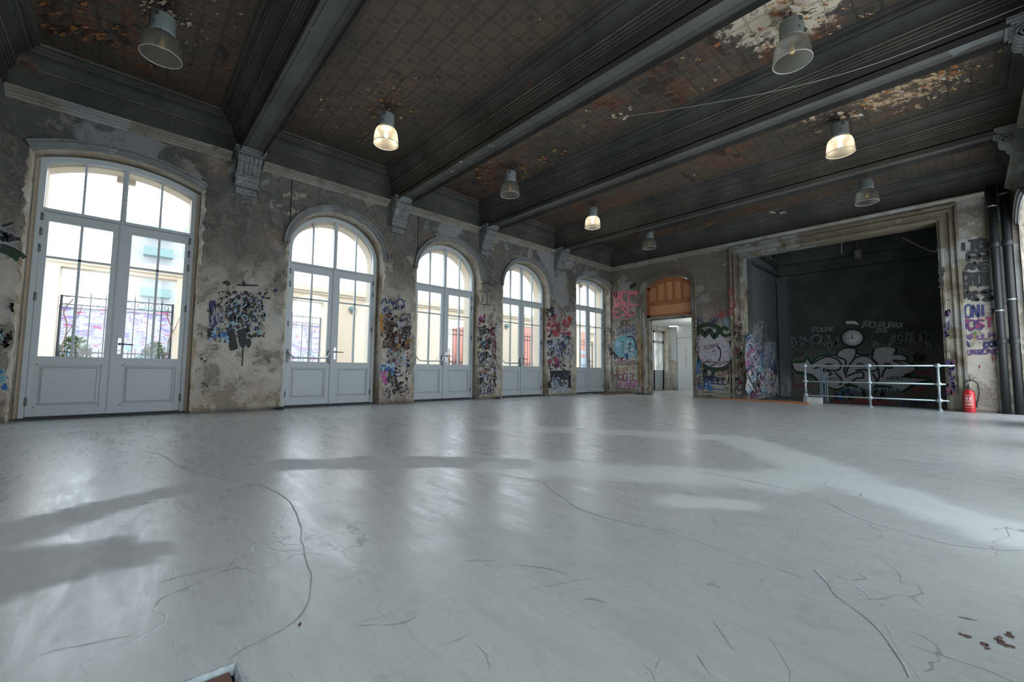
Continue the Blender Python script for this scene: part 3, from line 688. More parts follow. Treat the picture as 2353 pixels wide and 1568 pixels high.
# corbels
def corbel(cy, X, sg, par):
    mb = MB()
    P0 = lambda x_, y_, z_: (X+sg*x_, y_, z_)
    # abacus
    for (x1, hw, z0, z1) in ((.36, .225, 4.345, 4.385), (.33, .205, 4.315, 4.345), (.29, .19, 4.295, 4.315)):
        mb.box(P0(-.01, cy-hw, z0), P0(x1, cy+hw, z1))
    side = [(0, 4.295), (.25, 4.295), (.285, 4.27), (.30, 4.235), (.295, 4.195), (.27, 4.165), (.235, 4.15), (.225, 4.11), (.19, 4.05), (.15, 4.0), (.135, 3.965), (.145, 3.94), (.14, 3.90), (.11, 3.885), (.10, 3.84), (.07, 3.80), (0, 3.79)]
    hw = .165
    mb.prism(side, lambda p: P0(p[0], cy-hw, p[1]), lambda p: P0(p[0], cy+hw, p[1]))
    # flutes: raised ribs following the scroll
    for k in range(5):
        yc = cy-.13+.065*k; path = [(x_+.004, z_) for x_, z_ in side[2:10]]
        mb.tube([P0(x_, yc, z_) for x_, z_ in dens(path, 3)], .013, 6)
    # volutes on both cheeks
    for s_ in (-1, 1):
        for r0, xc, zc in ((.062, .232, 4.225), (.036, .105, 3.925)):
            sp = [(xc+r0*(1-t/26)*math.cos(t*.55), zc+r0*(1-t/26)*math.sin(t*.55)) for t in range(24)]
            mb.tube([P0(a, cy+s_*(hw+.004), z_) for a, z_ in sp], .011, 6)
        mb.lathe([(0, -.0), (.06, 0), (.065, .01), (.0, .012)], P0(.232, cy+s_*hw, 4.225), 18, axis='y')
    for (x1, z0, z1) in ((.17, 3.955, 3.975), (.15, 3.78, 3.80)): mb.box(P0(0, cy-.185, z0), P0(x1, cy+.185, z1))
    # rosette block + pendant leaves
    mb.box(P0(-.01, cy-.15, 3.68), P0(.045, cy+.15, 3.79))
    rnd = random.Random(int(cy*100)); 
    for k in range(16):
        a = cy+rnd.uniform(-.13, .13); z_ = rnd.uniform(3.55, 3.76); mb.lathe([(0, 0), (.02, .004), (.022, .02), (0, .03)], P0(.04 if z_ > 3.68 else -.004, a, z_), 8, axis='x')
    return mb.build('corbel', M['mould'], par)
for (a, b_) in BE:
    corbel((a+b_)/2, XL, 1, wallL); corbel((a+b_)/2, XR, -1, wallR)

# ================================================================== FRENCH DOORS (door_1 .. door_5)
def clipz(A, y):
    for (a, b_) in zip(A[:-1], A[1:]):
        if a[0] <= y <= b_[0]:
            t = (y-a[0])/(b_[0]-a[0]+1e-9); return a[1]+(b_[1]-a[1])*t
    return A[0][1]
def french_door(i):
    c = DC[i]; tall = i in (0, 4); HW = .865
    zt = 2.853 if tall else 2.70; zg = 2.73 if tall else 2.562; zu = 2.905 if tall else 2.74; zm = 2.225 if tall else 2.055
    zb = .85; z0 = .037; X = XD
    lab = ['widest white glazed double door nearest the camera with flat arched top light', 'white round-topped double door with push bar, second along the wall', 'white round-topped double door, middle one of the five',
           'white round-topped double door, fourth along the wall', 'white glazed double door in the far corner with flat arched top'][i]
    root = empty('door_%d' % (i+1), (X, c, 0), lab, 'door', kind='structure')
    Lc = lambda x_, y_, z_: (x_, y_, z_)   # local coords, origin at (X,c,0); room is +x
    mb = MB()
    if tall: Ao = seg_pts(0, HW, 3.585, .19, 26); Ai = seg_pts(0, HW-.065, 3.535, .165, 26)
    else: Ao = arch_pts(0, HW, 2.98, .765, 30); Ai = arch_pts(0, HW-.068, 2.98, .695, 30)
    # outer frame ring (jambs + arch)
    out = [(-HW, 0.0)]+[(-HW, 1.5)]+Ao+[(HW, 1.5), (HW, 0.0)]
    inn = [(-HW+.05, 0.0), (-HW+.05, 1.5)]+Ai+[(HW-.05, 1.5), (HW-.05, 0.0)]
    n = len(out)
    for (x0, x1) in ((-.07, .015),):
        vs = [(x0, *p) for p in out]+[(x0, *p) for p in inn]+[(x1, *p) for p in out]+[(x1, *p) for p in inn]; fs = []
        for k in range(n-1):
            fs += [(k, k+1, n+k+1, n+k), (2*n+k, 3*n+k, 3*n+k+1, 2*n+k+1), (k, 2*n+k, 2*n+k+1, k+1), (n+k, n+k+1, 3*n+k+1, 3*n+k)]
        fs += [(0, n, 3*n, 2*n), (n-1, 3*n-1, 4*n-1, 2*n-1)]
        mb.add(vs, fs)
    # transom rail
    mb.box((-.065, -HW+.04, zt+.003), (.012, HW-.04, zu)); mb.box((0, -HW+.05, zt+.003), (.022, HW-.05, zt+.018))
    o = mb.build('frame', M['white'], root, fix=False)
    # transom bars + glass
    mb = MB(); mb.box((-.06, -.032, zu-.01), (.012, .032, clipz(Ai, 0)+.02)); mb.box((.012, -.012, zu-.01), (.022, .012, clipz(Ai, 0)))
    for s_ in (-1, 1):
        yb = s_*.425; mb.box((-.045, yb-.013, zu-.01), (.006, yb+.013, clipz(Ai, yb)+.02))
    top = mb.build('transom_bars', M['white'], root)
    spans = [(-HW+.06, -.412), (-.438+.026, 0), (0, .425), (.425, HW-.06)]
    mb = MB(); vs = [(-.03, y_, z_) for y_, z_ in Ai]; base = [(-.03, Ai[0][0], zu-.005), (-.03, Ai[-1][0], zu-.005)]
    allv = [base[0]]+vs+[base[1]]; mb.add(allv, [tuple(range(len(allv)))])
    mb.build('transom_glass', M['glass'], root, fix=False)
    # threshold
    mb = MB(); mb.box((-.09, -HW-.02, 0.0), (.10, HW+.02, .022)); mb.box((-.06, -HW+.02, .0), (.0, HW-.02, .034)); mb.build('threshold', M['seal'], root)
    # leaves
    for s_ in (-1, 1):
        yo = s_*(HW-.052); yi = s_*.004
        lo, hi = min(yo, yi), max(yo, yi)
        gy0, gy1 = (-.742, -.098) if s_ < 0 else (.112, .752)
        mb = MB()
        xa, xb = -.05, .0
        mb.box((xa, lo, z0), (xb, gy0, zt)); mb.box((xa, gy1, z0), (xb, hi, zt)); mb.box((xa, gy0, zg), (xb, gy1, zt)); mb.box((xa, gy0, z0), (xb, gy1, .15)); mb.box((xa, gy0, .745), (xb, gy1, zb))
        mb.box((xa+.012, gy0, .15), (xb-.016, gy1, .745))
        # raised field with sloping margin
        f0, f1, q0, q1 = gy0+.055, gy1-.055, .205, .695
        mb.add([(xb-.016, f0-.03, q0-.03), (xb-.016, f1+.03, q0-.03), (xb-.016, f1+.03, q1+.03), (xb-.016, f0-.03, q1+.03), (xb-.004, f0, q0), (xb-.004, f1, q0), (xb-.004, f1, q1), (xb-.004, f0, q1)],
               [(0, 1, 5, 4), (1, 2, 6, 5), (2, 3, 7, 6), (3, 0, 4, 7), (4, 5, 6, 7)])
        # panel bead
        for a, b_ in (((xb-.016, gy0, .15), (xb+.004, gy0+.012, .745)), ((xb-.016, gy1-.012, .15), (xb+.004, gy1, .745)), ((xb-.016, gy0, .15), (xb+.004, gy1, .162)), ((xb-.016, gy0, .733), (xb+.004, gy1, .745))): mb.box(a, b_)
        if s_ < 0: mb.box((0, -.028, z0), (.016, .012, zt)); mb.box((.016, -.018, z0), (.022, .002, zt))
        # weather drip under the glass
        mb.box((0, gy0-.02, zb-.03), (.010, gy1+.02, zb-.012))
        leaf = mb.build('leaf', M['white'], root, fix=False)
        mb = MB()
        for a, b_ in (((xb-.003, f0-.002, q0-.002), (xb-.0025, f1+.002, q0+.004)), ((xb-.003, f0-.002, q1-.004), (xb-.0025, f1+.002, q1+.002)), ((xb-.003, f0-.002, q0), (xb-.0025, f0+.004, q1)), ((xb-.003, f1-.004, q0), (xb-.0025, f1+.002, q1))): mb.box(a, b_)
        # dark joint between leaf and frame
        mb.box((.0005, yo-.004, z0), (.0012, yo+.004, zt)); mb.box((.0005, lo, zt-.001), (.0012, hi, zt+.004))
        mb.build('panel_groove', M['whitegroove'], leaf)
        mb = MB(); gm = (gy0+gy1)/2
        mb.box((-.04, gm-.015, zb-.005), (.004, gm+.015, zg+.005)); mb.box((-.04, gy0-.005, zm-.013), (.004, gy1+.005, zm+.013)); mb.build('glazing_bars', M['white'], leaf)
        mb = MB(); mb.add([(-.027, gy0-.004, zb-.004), (-.027, gy1+.004, zb-.004), (-.027, gy1+.004, zg+.004), (-.027, gy0-.004, zg+.004)], [(0, 1, 2, 3)]); mb.build('glass_pane', M['glass'], leaf, fix=False)
        for zh in ([.24, 1.66, 2.33, 2.56, 2.77] if tall else [.24, 1.55, 2.3, 2.55]):
            mb = MB(); mb.tube([(.012, yo, zh-.055), (.012, yo, zh+.055)], .011, 8); mb.box((-.002, yo-.02, zh-.05), (.004, yo+.02, zh+.05)); mb.build('hinge', M['hinge'], leaf)
    def hang(pts, r, name, mat, y): pass
    # lever handle on the right-hand leaf
    hy = .062; mb = MB(); mb.box((0, hy-.021, .905), (.009, hy+.021, 1.145)); mb.lathe([(0, .009), (.012, .009), (.012, .014), (0, .014)], (0, hy, .955), 12, axis='x')
    plate = bevel(mb.build('handle_plate', M['chrome'], root), .006)
    mb = MB(); mb.tube([(.005, hy, 1.055), (.05, hy, 1.055), (.058, hy+.012, 1.055), (.058, hy+.15, 1.05)], .0095, 10); mb.tube([(.009, hy, 1.055), (.02, hy, 1.055)], .017, 12); mb.build('door_handle', M['darkmetal'], root)
    if i in (1, 2, 3):     # push bar across the left-hand leaf
        mb = MB(); ya, yb = -.800, -.052
        mb.box((0, ya-.022, .83), (.022, ya+.022, 1.075)); bevel(mb.build('push_bar_bracket', M['darkmetal'], root), .005); mb = MB(); mb.box((0, yb-.022, .83), (.022, yb+.022, 1.075)); bevel(mb.build('push_bar_bracket', M['darkmetal'], root), .005)
        mb = MB(); mb.tube(dens([(.03, ya, 1.03), (.075, ya+.01, 1.01), (.11, ya+.06, .945), (.115, ya+.11, .925)], 4)+[Vector((.115, yb-.10, .925))]+dens([(.115, yb-.08, .93), (.11, yb-.04, .965), (.075, yb-.005, 1.03), (.03, yb, 1.04)], 4), .0135, 12)
        mb.build('push_bar', M['chrome'], root)
    return root
doors = [french_door(i) for i in range(5)]

# ================================================================== LAMPS
def make_lamp(lit):
    r = empty('pendant_lamp')
    mb = MB()   # housing: slotted rounded can
    for zz in (0,): mb.lathe([(0, .485), (.11, .485), (.120, .475), (.120, .29), (.124, .285), (.124, .262), (.0, .262)], seg=28)
    mb.box((-.02, -.115, .40), (.02, .115, .46)); h = mb.build('lamp_housing', M['lamphouse'], r)
    mb = MB(); mb.box((.100, -.022, .42), (.1225, .024, .468)); mb.build('rating_label', M['lamplabel'], h)
    mb = MB(); mb.lathe([(0, 0), (.012, 0), (.012, .004), (0, .004)], (.118, -.02, .34), 10, axis='x'); mb.build('screw', M['lamplabel'], h)
    mb = MB(); mb.lathe([(.108, .262), (.118, .262), (.122, .252), (.118, .240), (.100, .240)], seg=28, close=True)
    for a in range(3): q = a*2*PI/3+.4; mb.box((.112*math.cos(q)-.01, .112*math.sin(q)-.01, .232), (.112*math.cos(q)+.01, .112*math.sin(q)+.01, .285))
    mb.build('clamp_ring', M['black'], r)
    mb = MB(); mb.tube([(0, 0, .47), (0, 0, .62)], .012, 8); mb.lathe([(0, .47), (.03, .47), (.03, .49), (.012, .50)], seg=14); mb.tube([(.03*math.cos(t*.5), .03*math.sin(t*.5), .50+.006*t) for t in range(16)], .004, 6); mb.build('hanging_hook', M['black'], r)
    mb = MB(); prof = [(.100, .252), (.126, .249), (.148, .234), (.166, .202), (.179, .155), (.187, .10), (.191, .05), (.193, .006)]
    mb.lathe([(p.x, p.y) for p in dens([Vector(q) for q in prof], 3)], seg=56); mb.build('lamp_shade', M['shade'], r, fix=False)
    mb = MB(); mb.lathe([(.190, .004), (.195, .005), (.198, .001), (.197, -.004), (.191, -.004)], seg=56, close=True); mb.build('shade_rim', M['rim'], r)
    mb = MB(); mb.lathe([(0, .10), (.012, .102), (.028, .115), (.034, .14), (.028, .17), (.018, .20), (.018, .245), (0, .245)], seg=16)
    bb = mb.build('bulb', M['bulb_on'] if lit else M['bulb_off'], r)
    return r
on = make_lamp(True); off = make_lamp(False)
LAMPS = [(-6.16, .12, 4.30, 0, 'unlit bell pendant lamp nearest the camera on the window side, under rust-brown ceiling'), (-6.13, 2.88, 4.31, 1, 'lit bell pendant lamp hanging in the second bay, window side'),
         (-6.19, 5.62, 4.31, 0, 'unlit amber-bulbed pendant lamp in the third bay, window side'), (-6.17, 8.40, 4.31, 1, 'small lit pendant lamp in the fourth bay, window side'),
         (-6.08, 11.0, 4.31, 0, 'dim small pendant lamp above the arched doorway'), (-1.20, 5.46, 4.30, 0, 'large unlit pendant lamp under peeling cream ceiling patch'),
         (-1.23, 8.38, 4.31, 1, 'lit pendant lamp on the right, under flaking orange ceiling'), (-1.24, 11.15, 4.28, 0, 'grey unlit pendant lamp in front of the stage opening')]
used = set()
for (x_, y_, z_, lit, lab) in LAMPS:
    src = on if lit else off
    o = src if lit not in used else copy_tree(src)
    used.add(lit); o.location = (x_, y_, z_); o.rotation_euler.z = -.75+.3*math.sin(x_*3+y_)
    tag(o, lab, 'lamp', 'bell pendant lamps hanging from the ceiling')
    if lit:
        L = bpy.data.lights.new('lamp_glow', 'POINT'); L.energy = 13; L.color = (1, .82, .58); L.shadow_soft_size = .05
        lo = bpy.data.objects.new('lamp_glow', L); lo.location = (x_, y_, z_+.20); COL.objects.link(lo)

# ================================================================== STAGE NICHE
nz0, nz1 = -1.2, 4.75
mb = MB(); mb.box((-4.6, YN, nz0), (.4, YN+.2, nz1)); o = mb.build('wall_stage_back', M['niche']); tag(o, 'soot-black back wall of the stage recess with big silver lettering', 'wall', kind='structure'); wallN = o
mb = MB(); mb.box((-4.12, YF+.34, nz0), (-3.93, YN, nz1)); mb.box((-3.90, YN-.16, nz0), (-3.62, YN, 3.55)); mb.box((-3.92, YN-.20, 3.55), (-3.56, YN, 3.70)); o = mb.build('wall_stage_left', M['nicheside']); tag(o, 'pale graffitied side wall of the stage recess', 'wall', kind='structure'); wallNL = o
mb = MB(); mb.box((-.10, YF+.34, nz0), (.1, YN, nz1)); o = mb.build('wall_stage_right', M['niche']); tag(o, 'dark right side wall inside the stage recess', 'wall', kind='structure')
mb = MB(); mb.box((-4.2, YF+.30, nz1-.15), (.3, YN+.1, nz1))
for k, (a, z_) in enumerate(((12.85, 4.30), (13.45, 4.22), (14.05, 4.30), (14.55, 4.0), (14.8, 3.72))): mb.box((-3.88, a, z_), (-.1, a+.18, nz1-.1))
mb.box((-3.88, YF+.34, 3.72), (-3.76, YN, 3.80)); mb.box((-3.88, YF+.34, 4.02), (-3.70, YN, 4.10))
o = mb.build('ceiling_stage', M['niche']); tag(o, 'black beamed ceiling inside the stage recess', 'ceiling', kind='structure')
mb = MB(); mb.box((-4.2, YF+.2, nz0-.1), (.3, YN+.2, nz0)); o = mb.build('floor_stage_pit', M['niche']); tag(o, 'dark sunken floor of the stage recess', 'floor', kind='structure')
mb = MB(); mb.box((SX0, YF+.0, -.14), (SX1, YF+.34, -.004)); 
mb.box((-4.0, YF+.30, -1.2), (-.2, YF+.34, -.02)); mb.box((-3.9, YF+.34, -.04), (-2.62, YN-.02, .02)); mb.box((-3.64, YN-.10, .02), (-2.6, YN, .30))
o = mb.build('trim_4', M['niche']); tag(o, 'rough sooty ledge at the foot of the stage recess', 'ledge', kind='structure')
# clock
ck = ony(1959, 777, YN-.005)
clock = empty('wall_clock', (ck.x, YN, ck.z), 'round black-rimmed white wall clock showing a quarter to twelve', 'clock')
R_ = .222
mb = MB(); mb.lathe([(R_, -.004), (R_+.035, -.004), (R_+.040, -.03), (R_+.028, -.06), (R_+.006, -.066), (R_, -.05)], seg=48, axis='y', close=True); mb.build('clock_rim', M['black'], clock)
mb = MB(); mb.lathe([(0, -.030), (R_+.004, -.030), (R_+.004, -.004), (0, -.004)], seg=48, axis='y'); mb.build('clock_face', M['clockface'], clock)
def text_mesh(txt, size, mat, parent, loc, rot, name, ext=.0008, align='CENTER'):
    cu = bpy.data.curves.new('txt', 'FONT'); cu.body = txt; cu.size = size; cu.extrude = ext; cu.align_x = align; cu.align_y = 'CENTER'
    t = bpy.data.objects.new('txt', cu); COL.objects.link(t); dg = bpy.context.evaluated_depsgraph_get(); me = bpy.data.meshes.new_from_object(t.evaluated_get(dg)); bpy.data.objects.remove(t)
    o = bpy.data.objects.new(name, me); me.materials.clear(); me.materials.append(mat); COL.objects.link(o); o.parent = parent; o.location = loc; o.rotation_euler = rot; return o
cf = [o for o in bpy.data.objects if o.name == 'clock_face'][0]
for h in range(1, 13):
    a = PI/2-h*PI/6; text_mesh(str(h), .056, M['ink'], cf, (.168*math.cos(a), -.032, .168*math.sin(a)), (PI/2, 0, 0), 'numeral')
mb = MB()
for k in range(60):
    a = k*PI/30; r0, r1 = (.198 if k % 5 else .192), .208; c_, s_ = math.cos(a), math.sin(a); w = .0015 if k % 5 else .003
    mb.add([(r0*c_-w*s_, -.0315, r0*s_+w*c_), (r0*c_+w*s_, -.0315, r0*s_-w*c_), (r1*c_+w*s_, -.0315, r1*s_-w*c_), (r1*c_-w*s_, -.0315, r1*s_+w*c_)], [(0, 1, 2, 3)])
mb.build('minute_marks', M['ink'], cf, fix=False)
def hand(name, ang, L_, w):
    mb = MB(); c_, s_ = math.cos(ang), math.sin(ang); pts = [(-.03, -w), (L_, -w*.5), (L_, w*.5), (-.03, w)]
    mb.prism(pts, lambda p: (p[0]*c_-p[1]*s_, -.036, p[0]*s_+p[1]*c_), lambda p: (p[0]*c_-p[1]*s_, -.039, p[0]*s_+p[1]*c_)); mb.build(name, M['ink'], clock)
hand('hour_hand', PI/2+PI/2*.083, .12, .010); hand('minute_hand', PI, .185, .007)
mb = MB(); mb.lathe([(0, -.042), (.014, -.042), (.014, -.034), (0, -.034)], seg=16, axis='y'); mb.build('hand_cap', M['ink'], clock)
# note + fixture over the clock
p = ony(1957, 741, YN-.004); mb = MB(); mb.box((p.x-.13, YN-.012, p.z-.04), (p.x+.08, YN-.001, p.z+.035)); mb.add([(p.x-.02, YN-.014, p.z-.035), (p.x+.16, YN-.02, p.z-.09), (p.x+.13, YN-.014, p.z-.02), (p.x+.06, YN-.012, p.z+.03)], [(0, 1, 2, 3)])
o = mb.build('torn_notice', M['paper']); tag(o, 'torn white notice pinned on the black wall above the clock', 'notice')
p = ony(1971, 585, 14.3)
mb = MB(); mb.lathe([(0, -.12), (.085, -.12), (.09, -.10), (.09, .10), (.085, .12), (0, .12)], (p.x, 14.3, p.z), 20); mb.tube([(p.x, 14.3, p.z+.12), (p.x, 14.3, 4.3)], .012, 6); o = mb.build('ceiling_spotlight', M['darkmetal'] if 0 else plain('dusty_fixture', (.13, .125, .10), .7)); tag(o, 'dusty cylindrical fixture hanging inside the dark stage recess', 'lamp')
p0, p1 = ony(1933, 540, 13.6), ony(1934, 583, 13.6); mb = MB(); mb.tube([(p0.x, 13.6, 4.3), (p1.x, 13.6, p1.z)], .006, 6); o = mb.build('hanging_wire', M['rope']); tag(o, 'short wire dangling from the stage recess ceiling', 'wire')
pts = [ony(2072, 545, 13.6), ony(2138, 577, 13.2), ony(2158, 570, 12.75)]
mb = MB(); mb.tube(dens(pts, 5), .014, 6); o = mb.build('sagging_cable', plain('tan_cable', (.30, .27, .20), .7)); tag(o, 'bent tan cable sagging at the upper right of the stage recess', 'cable')
# railing
ry = 12.05
def rx(px, py=841): return ony(px, py, ry).x
rail = empty('guard_rail', ((rx(1997)), ry, 0), 'galvanised tube guard rail along the stage edge', 'railing')
rx0 = rail.location.x
posts = [(1851, 932), (1998, 936), (2157, 943)]
zr = [.905, .535, .205]
for (px, py) in posts:
    xx = ony(px, 880, ry).x-rx0; mb = MB(); mb.tube([(xx, 0, 0.012), (xx, 0, zr[0]+.02)], .021, 14); mb.lathe([(0, 0), (.05, 0), (.05, .012), (.03, .018), (.026, .05), (.021, .05)], (xx, 0, 0), 16)
    po = mb.build('post', M['galv'], rail)
    for z_ in zr: mb = MB(); mb.lathe([(.022, -.045), (.031, -.045), (.031, .045), (.022, .045)], (xx, 0, z_), 14, close=True); mb.lathe([(.018, -.045), (.028, -.045), (.028, .045), (.018, .045)], (xx, -.0, z_), 14, axis='x', close=True); mb.build('clamp', M['galv'], po)
for z_, e0, e1 in ((zr[0], 1838, 2196), (zr[1], 1846, 2172), (zr[2], 1852, 2178)):
    mb = MB(); mb.tube([(ony(e0, 870, ry).x-rx0, 0, z_), (ony(e1, 870, ry).x-rx0, 0, z_)], .0165, 12); mb.build('rail_tube', M['galv'], rail)
for px, w, lab in ((1887, .05, 'left of two blue-grey steel uprights behind the guard rail'), (1898, .05, 'right of two blue-grey steel uprights behind the guard rail')):
    q = ony(px, 860, 12.75); zt_ = ony(px, 842 if px < 1890 else 856, 12.75).z; mb = MB(); w = .052
    mb.box((q.x-w*.5, 12.72, .02), (q.x-w*.3, 12.78, zt_)); mb.box((q.x+w*.3, 12.72, .02), (q.x+w*.5, 12.78, zt_)); mb.box((q.x-w*.3, 12.765, .02), (q.x+w*.3, 12.775, zt_))
    o = mb.build('steel_upright', M['bluegalv']); tag(o, lab, 'steel post', 'blue-grey uprights in the stage recess')
# power box, plank
q = onz(1865, 928); mb = MB(); mb.box((-2.72, 12.20, .0), (-2.36, 12.33, .155)); mb.box((-2.71, 12.19, .03), (-2.55, 12.20, .13)); mb.box((-2.53, 12.19, .03), (-2.37, 12.20, .13))
o = bevel(mb.build('electrical_box', M['boxwhite']), .008); tag(o, 'white electrical box on the floor behind the guard rail', 'box')
mb = MB(); a, c_ = onz(1640, 919), onz(1852, 931); mb.add([(a.x, 11.98, 0.0), (c_.x, 11.74, 0.0), (c_.x, 11.90, 0.0), (a.x, 12.14, 0.0), (a.x, 11.98, .035), (c_.x, 11.74, .045), (c_.x, 11.90, .045), (a.x, 12.14, .035)], [(0, 3, 2, 1), (4, 5, 6, 7), (0, 1, 5, 4), (1, 2, 6, 5), (2, 3, 7, 6), (3, 0, 4, 7)])
o = bevel(mb.build('wooden_plank', M['wood']), .004); tag(o, 'long orange wooden plank on the floor left of the guard rail', 'plank')
mb = MB(); mb.box((-8.15, 11.05, .0), (-7.55, 12.25, .02)); o = bevel(mb.build('floor_board', M['brownmat']), .003); tag(o, 'flat worn brown board lying in the far left corner', 'board')
mb = MB(); mb.box((-7.22, 12.02, .0), (-6.78, 12.30, .018)); o = bevel(mb.build('threshold_plate', M['seal']), .003); tag(o, 'small black plate on the floor at the left foot of the arched doorway', 'plate')
for (px, py, lab) in ((638, 938, 'small black rubbish heap at the foot of the second glazed door'), (1141, 913, 'small black rubbish heap at the foot of the fourth glazed door')):
    q = onx(px, py, XL+.06) ; rnd = random.Random(px); root = MB()
    for k in range(7):
        r_ = rnd.uniform(.02, .04); cx_, cy_ = rnd.uniform(-.04, .05), rnd.uniform(-.07, .07)
        root.lathe([(0, 0), (r_, .002), (r_*1.15, r_*.7), (r_*.6, r_*1.3), (0, r_*1.4)], (cx_, cy_, 0), 9)
    o = root.build('debris_heap', M['black']); o.location = (XL+.10, q.y, 0); tag(o, lab, 'debris', 'black debris at the door feet')
# ================================================================== PIPES + EXTINGUISHER
for (xc, yc, lab) in ((.485, 12.255, 'left of two black cast-iron downpipes in the corner'), (.642, 12.255, 'right of two black cast-iron downpipes in the corner')):
    pr = empty('downpipe', (xc, yc, 0), lab, 'pipe', 'downpipes in the right-hand corner')
    mb = MB(); mb.tube([(0, 0, 0), (0, 0, 4.42)], .060, 20); mb.build('pipe_body', M['castiron'], pr)
    for z_ in (1.32, 3.2): mb = MB(); mb.lathe([(.06, 0), (.072, 0), (.075, .03), (.072, .10), (.06, .11)], (0, 0, z_), 20, close=True); mb.build('pipe_collar', M['castiron'], pr)
    for z_ in (1.95, 4.0) : mb = MB(); mb.lathe([(.060, 0), (.063, 0), (.063, .022), (.060, .022)], (0, 0, z_-(.0 if xc < .55 else -.2)), 20, close=True); mb.build('pipe_clip', M['galv'], pr)
ex = empty('fire_extinguisher', (.015, 12.14, 0), 'red fire extinguisher standing against the far wall beside the pipes', 'fire extinguisher')
mb = MB(); mb.lathe([(0, 0), (.075, 0), (.082, .008), (.084, .02), (.084, .36), (.080, .385), (.066, .412), (.042, .432), (.028, .44), (0, .44)], seg=32); mb.build('tank', M['red'], ex)
mb = MB(); mb.lathe([(0, .44), (.024, .44), (.024, .475), (.018, .48), (0, .48)], seg=16); mb.box((-.02, -.02, .47), (.02, .06, .50)); mb.build('valve', M['darkmetal'], ex)
mb = MB(); mb.tube([(0, .02, .49), (0, -.06, .505), (0, -.10, .50)], .010, 8); mb.tube([(0, .03, .50), (0, -.04, .54), (0, -.09, .55)], .010, 8); mb.build('lever', M['black'], ex)
mb = MB(); mb.tube(dens([(.02, 0, .475), (-.05, -.02, .52), (-.02, -.03, .60), (.06, -.03, .62), (.125, -.02, .55), (.135, -.02, .40), (.12, -.02, .28), (.10, -.01, .20)], 6), .011, 10); mb.tube([(.10, -.01, .21), (.095, -.01, .10)], [.014, .010], 10); mb.build('hose', M['black'], ex)
mb = MB(); N_ = 10
def lab_band(z0, z1, a0, a1, r, mi):
    vs = []
    for k in range(N_+1):
        a = a0+(a1-a0)*k/N_; vs += [(r*math.cos(a), r*math.sin(a), z0), (r*math.cos(a), r*math.sin(a), z1)]
    mb.add(vs, [(2*k, 2*k+2, 2*k+3, 2*k+1) for k in range(N_)], mi)
a0, a1 = -2.35, -.95
lab_band(.33, .334, a0, a1, .0848, 0); lab_band(.10, .104, a0, a1, .0848, 0)
for z_ in (.14, .155, .17, .20, .215, .235, .30): lab_band(z_, z_+.006, a0+.12, a1-.12, .0848, 0)
lab_band(.255, .285, a0+.2, a0+.6, .0848, 0); lab_band(.255, .285, a1-.6, a1-.2, .0848, 0); lab_band(.10, .334, a0, a0+.03, .0848, 0); lab_band(.10, .334, a1-.03, a1, .0848, 0)
mb.build('label', M['labelwhite'], ex, fix=False)
# thin cable slung across the ceiling
P_ = [ony(px, py, 5.76+(px-1424)/930*.6) for px, py in ((1424, 270), (1600, 243), (1800, 205), (2000, 150), (2235, 60), (2353, 12))]
mb = MB(); mb.tube(dens(P_, 6), .0028, 6); o = mb.build('ceiling_wire', M['rope']); tag(o, 'thin pale wire slung across the ceiling beams towards the right wall', 'wire')
# ================================================================== DOORWAY + SIDE ROOM
# orange wooden overpanel set back in the arched doorway
cx_ = (DX0+DX1)/2; hw = (DX1-DX0)/2
top = [(a, z_) for a, z_ in seg_pts(cx_, hw-.01, 3.45, .27, 20)]
ov = empty('trim_5', (0, 0, 0), 'varnished orange wooden overpanel with arched top filling the doorway head', 'door panel', kind='structure')
y0, y1 = 12.50, 12.56
mb = MB()
inner = seg_pts(cx_, hw-.10, 3.36, .22, 20)
vs = [(a, y0, z_) for a, z_ in top]+[(a, y0, z_) for a, z_ in inner]; n = len(top); mb.add(vs, [(k, k+1, n+k+1, n+k) for k in range(n-1)])
vs = [(a, y0, z_) for a, z_ in inner]+[(a, y0+.03, z_) for a, z_ in inner]; mb.add(vs, [(k, k+1, n+k+1, n+k) for k in range(n-1)])
for a, b_ in (((DX0, y0, 2.47), (DX0+.10, y1, 3.46)), ((DX1-.10, y0, 2.47), (DX1, y1, 3.46)), ((DX0, y0-.01, 2.86), (DX1, y1, 2.99)), ((DX0, y0-.03, 2.955), (DX1, y1, 2.99)), ((DX0, y0, 2.47), (DX1, y1, 2.56))): mb.box(a, b_)
for k in range(1, 5):
    xx = DX0+.10+(DX1-DX0-.2)*k/5; zz = 3.45+.27-.03-((xx-cx_)/hw)**2*.25; mb.box((xx-.022, y0+.003, 2.95), (xx+.022, y1, zz-.02))
mb.build('panel_frame', M['doorwood'], ov, fix=False)
mb = MB(); mb.add([(DX0, y0+.035, 2.47)]+[(a, y0+.035, z_) for a, z_ in top]+[(DX1, y0+.035, 2.47)], [tuple(range(n+2))]); mb.build('panel_boards', M['ply'], ov, fix=False)
mb = MB(); mb.box((DX0, 12.44, 2.43), (DX1, 12.60, 2.475)); mb.box((DX0, 12.60, 2.40), (DX1, 12.70, 2.47)); mb.build('lintel', M['casing'], ov)
mb = MB(); mb.box((DX0-.005, 12.50, 0), (DX0+.06, 12.72, 2.45)); mb.build('jamb_lining', M['casing'], ov)
